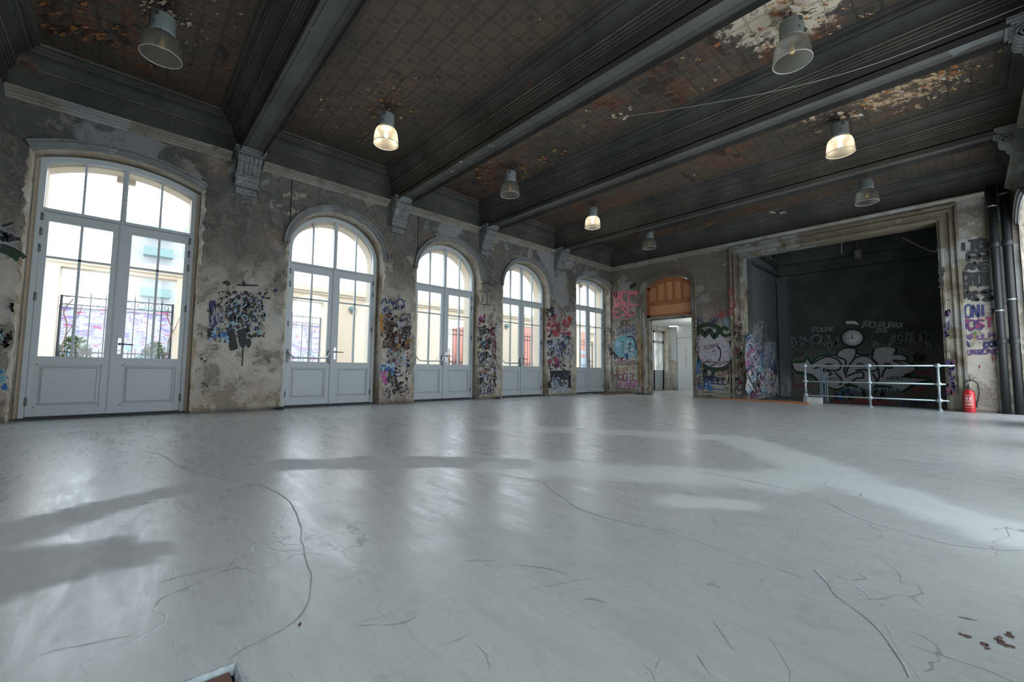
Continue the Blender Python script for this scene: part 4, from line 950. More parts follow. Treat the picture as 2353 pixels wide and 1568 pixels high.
# side room beyond
rm = -8.54
def sbox(name, a, b_, m, lab, cat, kind='structure'):
    mb = MB(); mb.box(a, b_); o = mb.build(name, m); tag(o, lab, cat, kind=kind); return o
sbox('floor_side_room', (-9.2, YF+.34, -.06), (-3.9, 18.2, .0), M['floor'], 'pale floor of the room beyond the doorway', 'floor')
sbox('ceiling_side_room', (-9.2, YF+.34, 2.56), (-4.05, 18.2, 2.66), M['plaswhite'], 'low white ceiling of the room beyond the doorway', 'ceiling')
sbox('wall_side_right', (-4.10, YF+.34, -.2), (-4.04, 18.2, 2.6), M['plaswhite'], 'white side wall of the room beyond the doorway', 'wall')
# far wall of side room: dirty pier, white upper, closet
mb = MB(); mb.box((-8.6, 16.55, 0), (-7.2, 16.75, 1.22)); mb.box((-8.6, 16.55, 0), (-8.42, 16.7, 2.56)); w1 = mb.build('wall_side_far', M['dirtywhite']); tag(w1, 'dirty lower wall seen through the arched doorway', 'wall', kind='structure')
mb = MB(); mb.box((-8.42, 16.555, 1.20), (-7.2, 16.74, 2.56)); mb.build('clean_board', M['plaswhite'], w1)
cl = empty('trim_6', (-6.95, 16.2, 0), 'tall white cupboard front seen through the doorway', 'cupboard', kind='structure')
mb = MB(); mb.box((-.85, 0, 0), (1.6, .3, 2.10)); mb.box((-.85, 0, 2.10), (1.6, .3, 2.56)); mb.build('cupboard_body', M['plaswhite'], cl)
mb = MB(); mb.box((-.85, -.006, 2.08), (1.6, 0, 2.095)); mb.box((-.25, -.006, 0), (-.235, 0, 2.08)); mb.box((-.5, -.006, .9), (-.49, 0, 1.7)); mb.box((-.87, -.01, 0), (-.85, .01, 2.3)); mb.build('cupboard_joint', M['whitegroove'], cl)
# side-room window wall with a glazed door
mb = MB(); mb.box((XO, YF+.34, 0), (XL-.0, 14.8, ZT)); mb.box((XO, 16.4, 0), (XL, 18.2, ZT)); mb.box((XO, 14.8, 2.40), (XL, 16.4, ZT)); o = mb.build('wall_side_left', M['dirtywhite']); tag(o, 'outer wall of the room beyond the doorway', 'wall', kind='structure')
sd = empty('door_6', (-8.5, 15.6, 0), 'white glazed door lighting the room beyond the arched doorway', 'door', kind='structure')
mb = MB()
for (a, b_, c0, c1) in ((-.8, -.70, 0, 2.4), (.70, .8, 0, 2.4), (-.8, .8, 2.32, 2.4), (-.8, .8, 1.90, 1.99), (-.05, .05, 0, 2.4), (-.8, .8, .0, .80), (-.39, -.365, .8, 2.32), (.365, .39, .8, 2.32)): mb.box((-.04, a, c0), (.02, b_, c1))
mb.build('door_frame', M['white'], sd)
mb = MB(); mb.add([(-.01, -.75, .8), (-.01, .75, .8), (-.01, .75, 2.33), (-.01, -.75, 2.33)], [(0, 1, 2, 3)]); mb.build('glass_pane', M['glass'], sd, fix=False)
mb = MB(); mb.lathe([(0, 0), (.16, 0), (.16, .012), (0, .012)], (-7.9, 16.1, 2.550), 20); L = bpy.data.lights.new('side_room_fill', 'POINT'); L.energy = 38; L.color = (1, .98, .93); L.shadow_soft_size = .6; lo = bpy.data.objects.new('side_room_fill', L); lo.location = (-6.2, 14.6, 1.9); COL.objects.link(lo)  # point light is an added fill brightening the side room, apart from the fitting
o = mb.build('recessed_light', M['spot_on']); tag(o, 'glowing recessed light in the low white ceiling past the doorway', 'lamp')

# === GRAFFITI =====================================================
FONT = {'A': '00 26 40|12 32', 'B': '00 06 36 45 33 03|33 42 40 00', 'C': '45 26 05 01 20 41', 'D': '00 06 26 44 42 20 00', 'E': '46 06 00 40|03 33', 'F': '00 06 46|03 33', 'G': '45 26 05 01 20 41 43 23', 'H': '00 06|40 46|03 43',
        'I': '20 26', 'J': '36 31 20 01', 'K': '00 06|46 03 40', 'L': '06 00 40', 'M': '00 06 23 46 40', 'N': '00 06 40 46', 'O': '20 01 05 26 45 41 20', 'P': '00 06 36 45 43 03', 'R': '00 06 36 45 33 03|23 40', 'S': '45 26 05 14 32 41 20 01',
        'T': '20 26|06 46', 'U': '06 01 20 41 46', 'V': '06 20 46', 'W': '06 10 23 30 46', 'X': '00 46|06 40', 'Y': '06 23 46|23 20', 'Z': '06 46 00 40', '0': '20 01 05 26 45 41 20', '1': '14 26 20', '2': '05 26 45 34 00 40', '3': '05 26 45 33 42 20 01',
        '4': '30 36 02 42', '5': '46 06 03 33 42 20 01', '6': '36 04 01 20 41 42 23 02', '7': '06 46 10', '9': '43 13 05 26 45 42 20', '-': '03 43', '.': '20 21', '?': '05 26 45 33 22', 'Q': '20 01 05 26 45 41 20|22 40'}
def pmat(name, c): return plain('spray_'+name, c, .75, var=.25, sc=14)
PC = {'black': pmat('black', (.018, .018, .022)), 'navy': pmat('navy', (.03, .035, .11)), 'blue': pmat('blue', (.03, .13, .33)), 'sky': pmat('pale_blue', (.25, .40, .50)), 'red': pmat('red', (.27, .05, .05)), 'crimson': pmat('crimson', (.22, .035, .09)),
      'pink': pmat('pink', (.42, .09, .28)), 'white': pmat('white', (.52, .52, .52)), 'grey': pmat('grey', (.26, .26, .27)), 'silver': pmat('silver', (.40, .40, .41)), 'green': pmat('green', (.02, .17, .06)), 'dgreen': pmat('dark_green', (.018, .038, .022)),
      'ochre': pmat('ochre', (.30, .16, .045)), 'teal': pmat('teal', (.14, .31, .35)), 'brown': pmat('brown', (.10, .055, .04)), 'purple': pmat('purple', (.11, .06, .15)), 'rose': pmat('faded_rose', (.48, .14, .16)), 'cream': pmat('dirty_cream', (.45, .42, .38)), 'lilac': pmat('lilac_white', (.42, .39, .44)), 'soot': pmat('soot', (.028, .029, .032)), 'ash': pmat('ash_grey', (.16, .16, .16))}
PK = list(PC); PI_ = {k: i for i, k in enumerate(PK)}
PLANES = {'L': (lambda p: onx(p[0], p[1], XL), Vector((1, 0, 0)), wallL), 'F': (lambda p: ony(p[0], p[1], YF), Vector((0, -1, 0)), wallF), 'N': (lambda p: ony(p[0], p[1], YN), Vector((0, -1, 0)), wallN),
          'S': (lambda p: onx(p[0], p[1], -3.93), Vector((1, 0, 0)), wallNL), 'J': (lambda p: ony(p[0], p[1], YF-.095), Vector((0, -1, 0)), wallF)}
class Graf:
    n = {}
    def __init__(s, plane, name='graffiti'):
        s.mp, s.nr, s.par = PLANES[plane]; s.pl = plane; s.mb = MB(); s.name = name
        s.off = {'L': .004, 'F': .003, 'N': .003, 'S': .003, 'J': .002}.get(plane, .003); s.rnd = random.Random(hash((plane, Graf.n.get(plane, 0))) % 1000 if 0 else 17+7*Graf.n.get(plane, 0)); Graf.n[plane] = Graf.n.get(plane, 0)+1
        s.off += .0012*(Graf.n[plane] % 9)
    def st(s, pts, w, col, smooth=3, taper=False):
        s.off += .00002
        P_ = dens([Vector(p) for p in pts], smooth) if smooth and len(pts) > 1 else [Vector(p) for p in pts]
        ribbon3([s.mp(p) for p in P_], w, s.nr, s.mb, PI_[col], s.off, taper); return s
    def text(s, txt, a, b_, h, w, col, slant=.15, jit=.10, drip=0):
        a = Vector(a); b_ = Vector(b_); d = (b_-a); n = len(txt); dl = d.length; e = d/dl; u = Vector((e.y, -e.x)) if e.x > 0 or abs(e.y) > .9 else Vector((-e.y, e.x))
        if u.y > 0 and abs(e.x) > .3: u = -u
        cw = dl/n
        for i, ch in enumerate(txt):
            if ch not in FONT: continue
            o = a+d*(i/n)+u*s.rnd.uniform(-.08, .08)*h; k = s.rnd.uniform(.9, 1.12)
            for stv in FONT[ch].split('|'):
                pts = []
                for q in stv.split():
                    gx, gy = int(q[0])/4, int(q[1])/6; gx += s.rnd.uniform(-jit, jit)*.6; gy += s.rnd.uniform(-jit, jit)*.4
                    pts.append(o+e*(gx*cw*.82+gy*slant*h*.5)+u*(gy*h*k))
                s.st(pts, w*s.rnd.uniform(.8, 1.15), col, 4)
                if drip and s.rnd.random() < drip: p = pts[0]; s.st([p, p+Vector((0, s.rnd.uniform(4, 12)))], w*.35, col, 0)
        return s
    def squig(s, r, n, size, w, cols, vert=1.0):
        x0, y0, x1, y1 = r
        for k in range(n):
            c = Vector((s.rnd.uniform(x0, x1), s.rnd.uniform(y0, y1))); z_ = s.rnd.uniform(*size); m = s.rnd.randint(3, 7); P_ = []; a = s.rnd.uniform(0, 6.28)
            for j in range(m):
                a += s.rnd.uniform(.8, 2.6)*s.rnd.choice((1, 1, -1)); P_.append(Vector((min(x1+s.rnd.uniform(-2, 2), max(x0+s.rnd.uniform(-2, 2), c.x+z_*.6*math.cos(a)+z_*.25*j*.5)), min(y1+s.rnd.uniform(0, 5), max(y0-s.rnd.uniform(0, 12), c.y+z_*vert*math.sin(a))))))
            s.st(P_, w*s.rnd.uniform(.6, 1.3), s.rnd.choice(cols), 5)
        return s
    def blots(s, r, n, size, cols, vert=1.0):
        x0, y0, x1, y1 = r
        for k in range(n):
            s.off += .00002
            c = Vector((s.rnd.uniform(x0, x1), s.rnd.uniform(y0, y1))); z_ = s.rnd.uniform(*size)*s.rnd.choice((.5, .8, 1)); m = 10; ph = s.rnd.random()*9; q = []
            for j in range(m):
                a = 2*PI*j/m; rr = z_*(.55+.6*s.rnd.random()); q.append(s.mp((c.x+rr*math.cos(a), c.y+rr*vert*math.sin(a)))+s.nr*s.off)
            s.mb.add([s.mp(c)+s.nr*s.off]+q, [(0, j+1, (j+1) % m+1) for j in range(m)], PI_[s.rnd.choice(cols)])
        return s
    def poly(s, pts, col, smooth=0):
        s.off += .0006
        P_ = [Vector(p) for p in pts]
        if smooth: P_ = dens(P_+[P_[0]], smooth)[:-1]
        q = [s.mp(p)+s.nr*s.off for p in P_]
        if s.nr.x > .5 or s.nr.y < -.5: pass
        from mathutils.geometry import tessellate_polygon
        s.mb.add(q, [tuple(t) for t in tessellate_polygon([q])], PI_[col]); return s
    def done(s, label=None):
        used = sorted(set(s.mb.mi)); mp = {u: i for i, u in enumerate(used)}; s.mb.mi = [mp[i] for i in s.mb.mi]
        o = s.mb.build(s.name, [PC[PK[u]] for u in used], s.par, fix=False)
        if label: o['label'] = label
        return o
# --- window wall, left edge of the picture
g = Graf('L'); g.st([(0, 543), (8, 552), (18, 546), (30, 540)], .05, 'black'); g.st([(0, 530), (14, 544), (22, 556), (12, 534)], .04, 'black'); g.st([(18, 552), (40, 549), (52, 552)], .045, 'black'); g.st([(4, 520), (20, 516), (30, 512)], .03, 'black')
g.st([(0, 570), (22, 577), (38, 586), (50, 597)], .12, 'dgreen'); g.st([(0, 562), (25, 570), (46, 582)], .02, 'black'); g.squig((0, 640, 40, 800), 5, (5, 12), .02, ['soot', 'sky', 'black']); g.blots((0, 850, 20, 890), 6, (6, 14), ['teal', 'blue']); g.st([(2, 790), (14, 795), (20, 790), (10, 800)], .03, 'black'); g.done('black and green spray strokes at the far left')
# --- between first and second doors
g = Graf('L'); g.blots((478, 700, 540, 785), 70, (2, 8), ['black', 'navy', 'soot', 'crimson', 'sky']); g.blots((520, 672, 608, 775), 380, (1.5, 5.5), ['black', 'soot', 'black', 'dgreen', 'grey', 'black', 'soot', 'sky', 'navy']); g.blots((500, 655, 560, 710), 20, (1.5, 4), ['black', 'soot'])
g.squig((535, 690, 608, 770), 26, (4, 9), .018, ['black', 'grey', 'soot', 'sky']); g.st([(545, 655), (592, 657)], .03, 'black'); g.st([(558, 648), (564, 658)], .045, 'black'); g.st([(513, 652), (520, 648), (526, 652), (520, 656)], .04, 'black')
g.poly([(480, 700), (482, 692), (492, 690), (497, 700), (500, 745), (488, 755), (481, 740)], 'navy')
g.st([(483, 745), (489, 742), (481, 708), (490, 730), (494, 700), (499, 738), (508, 742)], .028, 'grey'); g.st([(506, 715), (504, 732), (512, 736), (514, 712)], .02, 'grey'); g.st([(514, 740), (516, 705), (526, 700)], .02, 'grey'); g.st([(510, 722), (518, 724)], .02, 'grey')
g.blots((478, 755, 530, 785), 26, (3, 6), ['sky', 'black', 'grey', 'blue']); g.blots((608, 662, 618, 690), 8, (2, 4), ['black']); g.blots((630, 665, 636, 672), 4, (3, 5), ['navy'])
g.poly([(527, 775), (530, 762), (538, 762), (542, 778), (546, 800), (540, 804), (530, 806), (526, 795)], 'soot', 3); g.poly([(546, 760), (552, 757), (562, 757), (566, 764), (565, 780), (562, 797), (556, 800), (548, 784)], 'soot', 3); g.poly([(564, 780), (572, 778), (577, 785), (573, 799), (566, 796)], 'soot', 3)
g.st([(558, 797), (558, 815), (556, 842)], .016, 'black', 0); g.blots((462, 820, 480, 840), 9, (2, 4), ['black', 'sky']); g.blots((462, 880, 478, 884), 4, (4, 6), ['black'], .3); g.blots((455, 880, 478, 900), 4, (2, 3), ['black'])
g.done('flaking black, blue and white tags with three black spray blobs')
# --- between second and third doors
g = Graf('L'); g.blots((876, 724, 940, 800), 90, (4, 11), ['brown', 'soot', 'brown', 'black', 'brown', 'grey', 'brown']); g.squig((876, 726, 942, 800), 40, (5, 11), .022, ['black', 'brown', 'soot', 'grey', 'brown', 'black', 'ochre'])
g.st([(877, 700), (880, 690), (886, 688), (888, 698)], .03, 'navy'); g.st([(890, 694), (896, 697), (896, 688), (898, 700)], .025, 'navy'); g.st([(900, 700), (906, 692), (902, 704)], .025, 'navy'); g.st([(908, 700), (914, 690), (922, 688), (927, 696), (929, 708)], .03, 'navy'); g.squig((878, 695, 930, 722), 16, (4, 8), .02, ['navy', 'sky', 'purple'])
g.st([(876, 722), (877, 766)], .08, 'ochre'); g.blots((890, 800, 938, 860), 60, (2, 5), ['black', 'navy', 'sky', 'purple', 'blue', 'crimson']); g.blots((876, 838, 906, 862), 26, (4, 8), ['blue', 'blue', 'sky']); g.blots((876, 856, 888, 880), 14, (3, 5), ['pink']); g.blots((882, 840, 940, 915), 95, (1.2, 4), ['black', 'soot', 'black', 'navy']); g.squig((890, 855, 920, 905), 12, (4, 8), .018, ['black', 'soot']); g.text('MAD', (934, 758), (946, 756), 8, .014, 'black'); g.done('dense brown and black throw-up above blue and pink paint')
# --- between third and fourth doors
g = Graf('L'); g.text('12', (1112, 652), (1131, 648), 16, .016, 'black'); g.st([(1102, 652), (1118, 652), (1140, 662)], .018, 'black'); g.st([(1100, 670), (1106, 671), (1107, 695), (1103, 698)], .018, 'black'); g.st([(1110, 672), (1119, 672), (1119, 698)], .016, 'black'); g.st([(1122, 662), (1122, 672), (1130, 664)], .016, 'black'); g.st([(1106, 700), (1121, 700), (1112, 701), (1112, 710)], .015, 'black'); g.text('UP', (1131, 655), (1143, 656), 7, .012, 'black')
g.squig((1099, 726, 1114, 745), 8, (4, 7), .03, ['crimson', 'pink', 'red']); g.blots((1098, 750, 1138, 800), 40, (3, 8), ['soot', 'dgreen', 'black', 'brown', 'grey']); g.squig((1097, 748, 1140, 820), 46, (5, 12), .018, ['black', 'cream', 'sky', 'crimson', 'grey', 'dgreen', 'black']); g.squig((1097, 815, 1139, 885), 60, (4, 9), .020, ['black', 'navy', 'grey', 'white', 'soot', 'brown', 'black']); g.blots((1098, 840, 1138, 872), 10, (2, 5), ['ochre', 'brown']); g.text('JEDAR', (1098, 906), (1136, 905), 18, .022, 'navy', 0, .15); g.done('stacked black and grey tags on the pier')
# --- between fourth and fifth doors
g = Graf('L'); g.blots((1257, 725, 1310, 770), 46, (4, 8), ['red', 'crimson', 'red']); g.squig((1256, 724, 1312, 772), 14, (5, 9), .02, ['cream', 'black', 'crimson']); g.blots((1256, 706, 1272, 730), 14, (3, 6), ['black', 'soot']); g.text('MB', (1294, 720), (1312, 716), 14, .016, 'soot', 0, .2)
g.blots((1257, 772, 1310, 832), 60, (5, 9), ['black', 'navy', 'soot']); g.squig((1256, 772, 1312, 834), 70, (5, 10), .014, ['white', 'sky', 'grey', 'white', 'cream']); g.blots((1258, 828, 1290, 842), 12, (4, 7), ['crimson', 'red']); g.text('UHK', (1262, 848), (1285, 848), 13, .02, 'black', .1, .1); g.squig((1258, 832, 1310, 852), 12, (4, 8), .02, ['black', 'white', 'navy'])
g.poly([(1263, 852), (1311, 852), (1311, 892), (1258, 892), (1257, 880), (1264, 874)], 'black'); g.squig((1262, 856, 1310, 874), 12, (4, 9), .012, ['dgreen', 'grey', 'navy']); g.squig((1262, 872, 1304, 900), 42, (5, 10), .013, ['white', 'sky', 'white', 'grey']); g.done('red lettering over black panels with white scrawls')
g = Graf('L'); g.squig((1395, 755, 1402, 830), 12, (3, 6), .02, ['black', 'soot']); g.done()
# --- far wall, left of doorway
g = Graf('F'); g.text('MSC', (1413, 700), (1440, 698), 26, .07, 'rose', .0, .14); g.st([(1466, 676), (1448, 674), (1444, 684), (1446, 698), (1456, 703), (1467, 700)], .08, 'rose'); g.st([(1440, 672), (1466, 670)], .06, 'rose'); g.text('ESE', (1412, 728), (1462, 724), 22, .065, 'rose', 0, .16); g.blots((1415, 675, 1465, 730), 16, (2, 5), ['rose', 'red'])
g.text('JOK.', (1422, 752), (1460, 748), 14, .05, 'brown', .1, .12); g.text('SANNTE', (1418, 770), (1464, 764), 14, .022, 'navy', .1, .15); g.st([(1455, 755), (1464, 760), (1462, 770), (1452, 768)], .02, 'navy')
g.poly([(1410, 790), (1420, 775), (1440, 770), (1458, 775), (1464, 795), (1462, 820), (1420, 822), (1412, 805)], 'teal', 2); g.blots((1412, 775, 1464, 822), 14, (4, 9), ['teal', 'sky', 'lilac']); g.st([(1440, 774), (1455, 776), (1460, 790), (1463, 805)], .05, 'black'); g.st([(1426, 788), (1432, 786), (1430, 812)], .022, 'black'); g.blots((1440, 780, 1452, 812), 8, (2, 4), ['black', 'lilac', 'white']); g.squig((1412, 816, 1468, 826), 8, (3, 6), .03, ['black', 'blue', 'crimson'])
g.blots((1463, 775, 1468, 812), 5, (2, 3), ['crimson']); g.text('STFORCKT-', (1411, 840), (1466, 839), 9, .022, 'crimson', .1, .1); g.text('SIFF?', (1418, 856), (1458, 854), 11, .028, 'ochre', .1, .1, .3); g.text('MODEL', (1410, 874), (1466, 874), 15, .026, 'crimson', .1, .12, .3); g.text('IFANE', (1414, 891), (1470, 892), 15, .032, 'pink', 0, .12, .4); g.st([(1444, 850), (1445, 880)], .06, 'lilac'); g.squig((1401, 840, 1409, 890), 10, (3, 6), .012, ['soot', 'grey']); g.blots((1452, 655, 1460, 660), 5, (4, 7), ['black'])
g.squig((1399, 800, 1414, 822), 6, (3, 7), .02, ['black']); g.done('rose letters over a teal piece and crimson tags left of the doorway')
g = Graf('J'); g.text('ACKOKNERTMA', (1474, 880), (1472, 740), 7, .025, 'ochre', 0, .12); g.st([(1472, 750), (1472, 880)], .03, 'ochre', 6, True); g.squig((1468, 892, 1480, 902), 8, (2, 4), .03, ['red', 'crimson', 'white']); g.text('CONTRACT', (1596, 735), (1597, 815), 9, .022, 'black', 0, .1); g.text('NSL', (1598, 868), (1597, 895), 9, .022, 'brown', 0, .1); g.text('SAS', (1600, 830), (1601, 862), 10, .03, 'blue', 0, .1); g.done('vertical ochre and black lettering on the door casing')
# --- far wall, between doorway and stage
g = Graf('F')
g.text('HATS', (1650, 736), (1690, 724), 16, .03, 'red', .1, .14); g.st([(1685, 735), (1686, 765)], .14, 'ochre'); g.squig((1598, 730, 1680, 752), 22, (5, 11), .016, ['sky', 'grey', 'navy', 'blue'])
g.poly([(1600, 765), (1612, 775), (1618, 760), (1632, 770), (1640, 758), (1655, 768), (1668, 785), (1680, 790), (1684, 815), (1672, 838), (1650, 844), (1625, 842), (1608, 825), (1600, 800)], 'lilac', 3); g.poly([(1670, 778), (1682, 772), (1692, 776), (1692, 784), (1678, 786)], 'lilac', 3)
g.blots((1612, 775, 1680, 836), 90, (1, 2.6), ['cream', 'soot', 'rose', 'purple', 'white']); g.text('SEDNYA', (1618, 803), (1652, 797), 8, .012, 'soot')
for pts in ([(1598, 772), (1602, 758), (1615, 748), (1632, 746), (1648, 752), (1655, 762)], [(1600, 770), (1612, 760), (1620, 772), (1630, 758), (1642, 776), (1650, 762)], [(1597, 775), (1596, 800), (1603, 825), (1620, 843), (1645, 850), (1668, 846), (1684, 830), (1690, 808), (1682, 790)]): g.st(pts, .13, 'dgreen')
g.st([(1655, 762), (1665, 772), (1676, 770), (1690, 768), (1696, 776), (1690, 786), (1676, 787)], .09, 'dgreen'); g.st([(1652, 768), (1664, 752), (1672, 760)], .10, 'dgreen'); g.st([(1632, 840), (1642, 838), (1654, 826), (1656, 805), (1648, 795)], .035, 'black'); g.st([(1622, 846), (1615, 858), (1622, 868), (1634, 864)], .07, 'dgreen'); g.st([(1626, 850), (1628, 868), (1636, 870), (1640, 850)], .10, 'dgreen'); g.poly([(1627, 850), (1630, 852), (1630, 864), (1626, 862)], 'lilac')
g.text('SX', (1650, 840), (1668, 838), 8, .016, 'black', .1, .2); g.text('SIFO', (1648, 864), (1686, 862), 11, .03, 'brown', .1, .1); g.text('SIFO', (1649, 865), (1687, 863), 11, .014, 'ochre', .1, .1); g.text('PARBEL', (1606, 880), (1672, 884), 14, .035, 'navy', .1, .12); g.text('SURE', (1597, 893), (1640, 896), 16, .045, 'blue', .1, .12); g.st([(1630, 893), (1664, 897)], .03, 'blue'); g.squig((1600, 850, 1622, 880), 10, (3, 7), .018, ['black', 'soot']); g.squig((1672, 840, 1694, 880), 22, (4, 8), .018, ['purple', 'grey', 'brown', 'soot']); g.squig((1676, 872, 1694, 905), 16, (3, 6), .02, ['brown', 'ochre', 'soot']); g.text('ALON', (1640, 872), (1668, 874), 5, .018, 'black', .1, .2); g.done('round dark green bubble piece with lilac fill')
g = Graf('J'); g.text('PENG', (1690, 722), (1688, 662), 12, .028, 'red', 0, .1); g.squig((1686, 730, 1706, 905), 40, (3, 8), .018, ['soot', 'grey', 'white', 'black', 'crimson']); g.text('UNE', (2166, 660), (2168, 612), 9, .03, 'soot', 0, .1); g.squig((2168, 715, 2180, 770), 16, (3, 8), .022, ['purple', 'navy', 'black']); g.squig((2174, 830, 2192, 905), 26, (4, 8), .022, ['purple', 'navy', 'crimson', 'black']); g.done('scrawled tags running up the stage opening casing')
# --- right pier
g = Graf('F'); g.text('ITG', (2206, 576), (2268, 573), 22, .055, 'black', .1, .16, .2); g.text('PR', (2226, 600), (2272, 597), 20, .055, 'black', .1, .16); g.text('/ANE', (2200, 622), (2275, 619), 18, .045, 'black', .15, .12)
g.text('SEHOI', (2198, 662), (2277, 654), 30, .065, 'black', .1, .14); g.text('PAS', (2198, 688), (2250, 690), 18, .055, 'black', .1, .16); g.text('S', (2260, 692), (2282, 690), 20, .07, 'black', 0, .1); g.blots((2232, 555, 2278, 566), 8, (4, 9), ['soot'], .5)
g.text('AONI', (2202, 734), (2268, 728), 28, .035, 'navy', .2, .1); g.text('7', (2276, 722), (2288, 720), 9, .03, 'navy'); g.text('WOST', (2206, 756), (2284, 754), 20, .045, 'crimson', .1, .14); g.text('GOS', (2206, 762), (2262, 758), 24, .02, 'navy', .1, .2); g.text('NAULH', (2218, 780), (2288, 778), 12, .035, 'purple', .1, .12); g.blots((2238, 766, 2250, 780), 5, (2, 4), ['green', 'ochre']); g.text('A', (2214, 800), (2232, 798), 16, .032, 'navy'); g.text('CON', (2262, 798), (2296, 798), 11, .035, 'navy', .1, .14); g.text('PUKSONE', (2210, 816), (2294, 814), 11, .034, 'purple', .1, .14); g.st([(2230, 806), (2250, 812), (2262, 800)], .02, 'navy')
g.st([(2214, 845), (2222, 855), (2226, 868), (2220, 880), (2230, 872)], .03, 'brown'); g.blots((2212, 860, 2228, 880), 8, (2, 4), ['soot', 'rose']); g.squig((2210, 820, 2290, 845), 8, (3, 7), .012, ['rose', 'grey']); g.done('stacked black, blue and crimson tags on the narrow right pier')
# --- stage back wall
g = Graf('N'); GO = [(1820, 838), (1822, 833), (1848, 832), (1854, 820), (1864, 836), (1872, 826), (1886, 818), (1906, 816), (1922, 816), (1928, 806), (1946, 799), (1966, 802), (1972, 814), (1996, 816), (2004, 812), (2010, 801), (2026, 796), (2054, 797), (2060, 806), (2054, 815), (2070, 814), (2086, 822), (2082, 831), (2098, 838), (2106, 848), (2096, 858), (2072, 866), (2110, 868), (2142, 873), (2110, 880), (2096, 886), (2075, 900), (2050, 890), (2010, 888), (2000, 900), (1975, 892), (1955, 885), (1925, 896), (1900, 888), (1880, 876), (1866, 862), (1850, 860), (1836, 858), (1824, 850)]
g.st(GO+[GO[0]], .11, 'green', 2); g.poly(GO, 'silver'); g.off += .0015; g.st(GO+[GO[0]], .055, 'black', 2)
for pts in ([(1864, 838), (1880, 828), (1900, 820), (1920, 824), (1932, 836), (1930, 848), (1918, 852), (1898, 850), (1880, 845), (1870, 848)], [(1920, 818), (1928, 822), (1944, 830), (1940, 852), (1946, 868)], [(1970, 804), (1962, 826), (1950, 842), (1944, 860)], [(1960, 826), (1980, 818), (2000, 822), (2014, 834), (2016, 848), (2004, 854), (1984, 850), (1966, 852)], [(1948, 864), (1970, 856), (1982, 856), (1984, 868), (1968, 870), (1955, 880), (1940, 886)],
            [(2006, 812), (2004, 826), (2016, 840), (2020, 866), (2012, 884)], [(2052, 828), (2072, 830), (2084, 830)], [(2030, 838), (2042, 836), (2050, 846), (2034, 848), (2026, 868)], [(2052, 828), (2074, 838), (2096, 842)], [(2004, 858), (2012, 870), (2016, 884)], [(1890, 850), (1902, 862), (1912, 860), (1900, 852)], [(1918, 856), (1934, 872), (1930, 886)]): g.st(pts, .045, 'black', 3)
for c_ in ((1904, 838), (1976, 838), (2038, 842)): g.poly([(c_[0]-10, c_[1]), (c_[0], c_[1]-5), (c_[0]+11, c_[1]), (c_[0], c_[1]+6)], 'black'); g.st([(c_[0]-4, c_[1]-3), (c_[0]+1, c_[1]+4)], .015, 'silver', 0); g.st([(c_[0]+1, c_[1]-3), (c_[0]+6, c_[1]+2)], .015, 'silver', 0)
for x_ in range(1835, 1850, 4): g.st([(x_, 853), (x_+5, 859)], .03, 'black', 0)
g.text('AARO..', (2036, 874), (2092, 873), 7, .018, 'black', .1, .15); g.text('AKO', (1898, 874), (1930, 874), 6, .016, 'black', .1, .2); g.done('big silver bubble letters outlined in black and green')
g = Graf('N'); g.text('FOUNK', (1868, 765), (1920, 760), 10, .018, 'grey', .1, .12); g.text('JROUXURAX', (1978, 752), (2076, 754), 13, .024, 'grey', .1, .14); g.text('2006', (2012, 764), (2040, 764), 8, .018, 'grey', .1, .1); g.text('SCHOOL', (1812, 798), (1926, 788), 18, .04, 'ash', .1, .16); g.squig((1812, 775, 1930, 800), 26, (6, 14), .018, ['ash', 'soot']); g.text('AIT', (2045, 797), (2105, 790), 26, .045, 'ash', .2, .12); g.squig((1990, 770, 2140, 800), 24, (6, 14), .02, ['ash', 'soot']); g.text('2001', (1822, 820), (1850, 816), 9, .02, 'black', .1, .2)
g.text('RED', (1822, 898), (1870, 896), 11, .05, 'crimson', .1, .12); g.text('OTHEON', (1940, 898), (2008, 899), 8, .022, 'sky', .1, .14); g.text('MIAN', (2022, 901), (2072, 898), 10, .025, 'sky', .1, .12); g.text('SOS', (2092, 902), (2126, 900), 9, .03, 'red', .1, .1); g.text('ALLSTARGANG', (1918, 930), (2044, 930), 14, .045, 'red', .1, .08); g.st([(1900, 918), (1918, 920)], .02, 'red'); g.st([(2046, 926), (2064, 927)], .03, 'red'); g.text('DIGEST', (2074, 930), (2138, 932), 10, .025, 'navy', .1, .2); g.squig((1918, 900, 2060, 918), 20, (5, 10), .03, ['navy', 'blue', 'soot', 'dgreen']); g.text('MAC', (2102, 862), (2142, 862), 9, .03, 'crimson', .1, .14); g.squig((2100, 815, 2130, 830), 8, (5, 10), .02, ['black'])
g.st([(1800, 890), (1806, 880), (1814, 878), (1818, 886), (1812, 894), (1804, 892)], .022, 'brown'); g.st([(1806, 882), (1816, 892)], .018, 'brown'); g.st([(1798, 852), (1806, 862), (1814, 858)], .02, 'brown'); g.squig((1800, 850, 1822, 880), 8, (4, 9), .018, ['brown', 'black']); g.done('faint grey tags and a red scrawl around the silver piece')
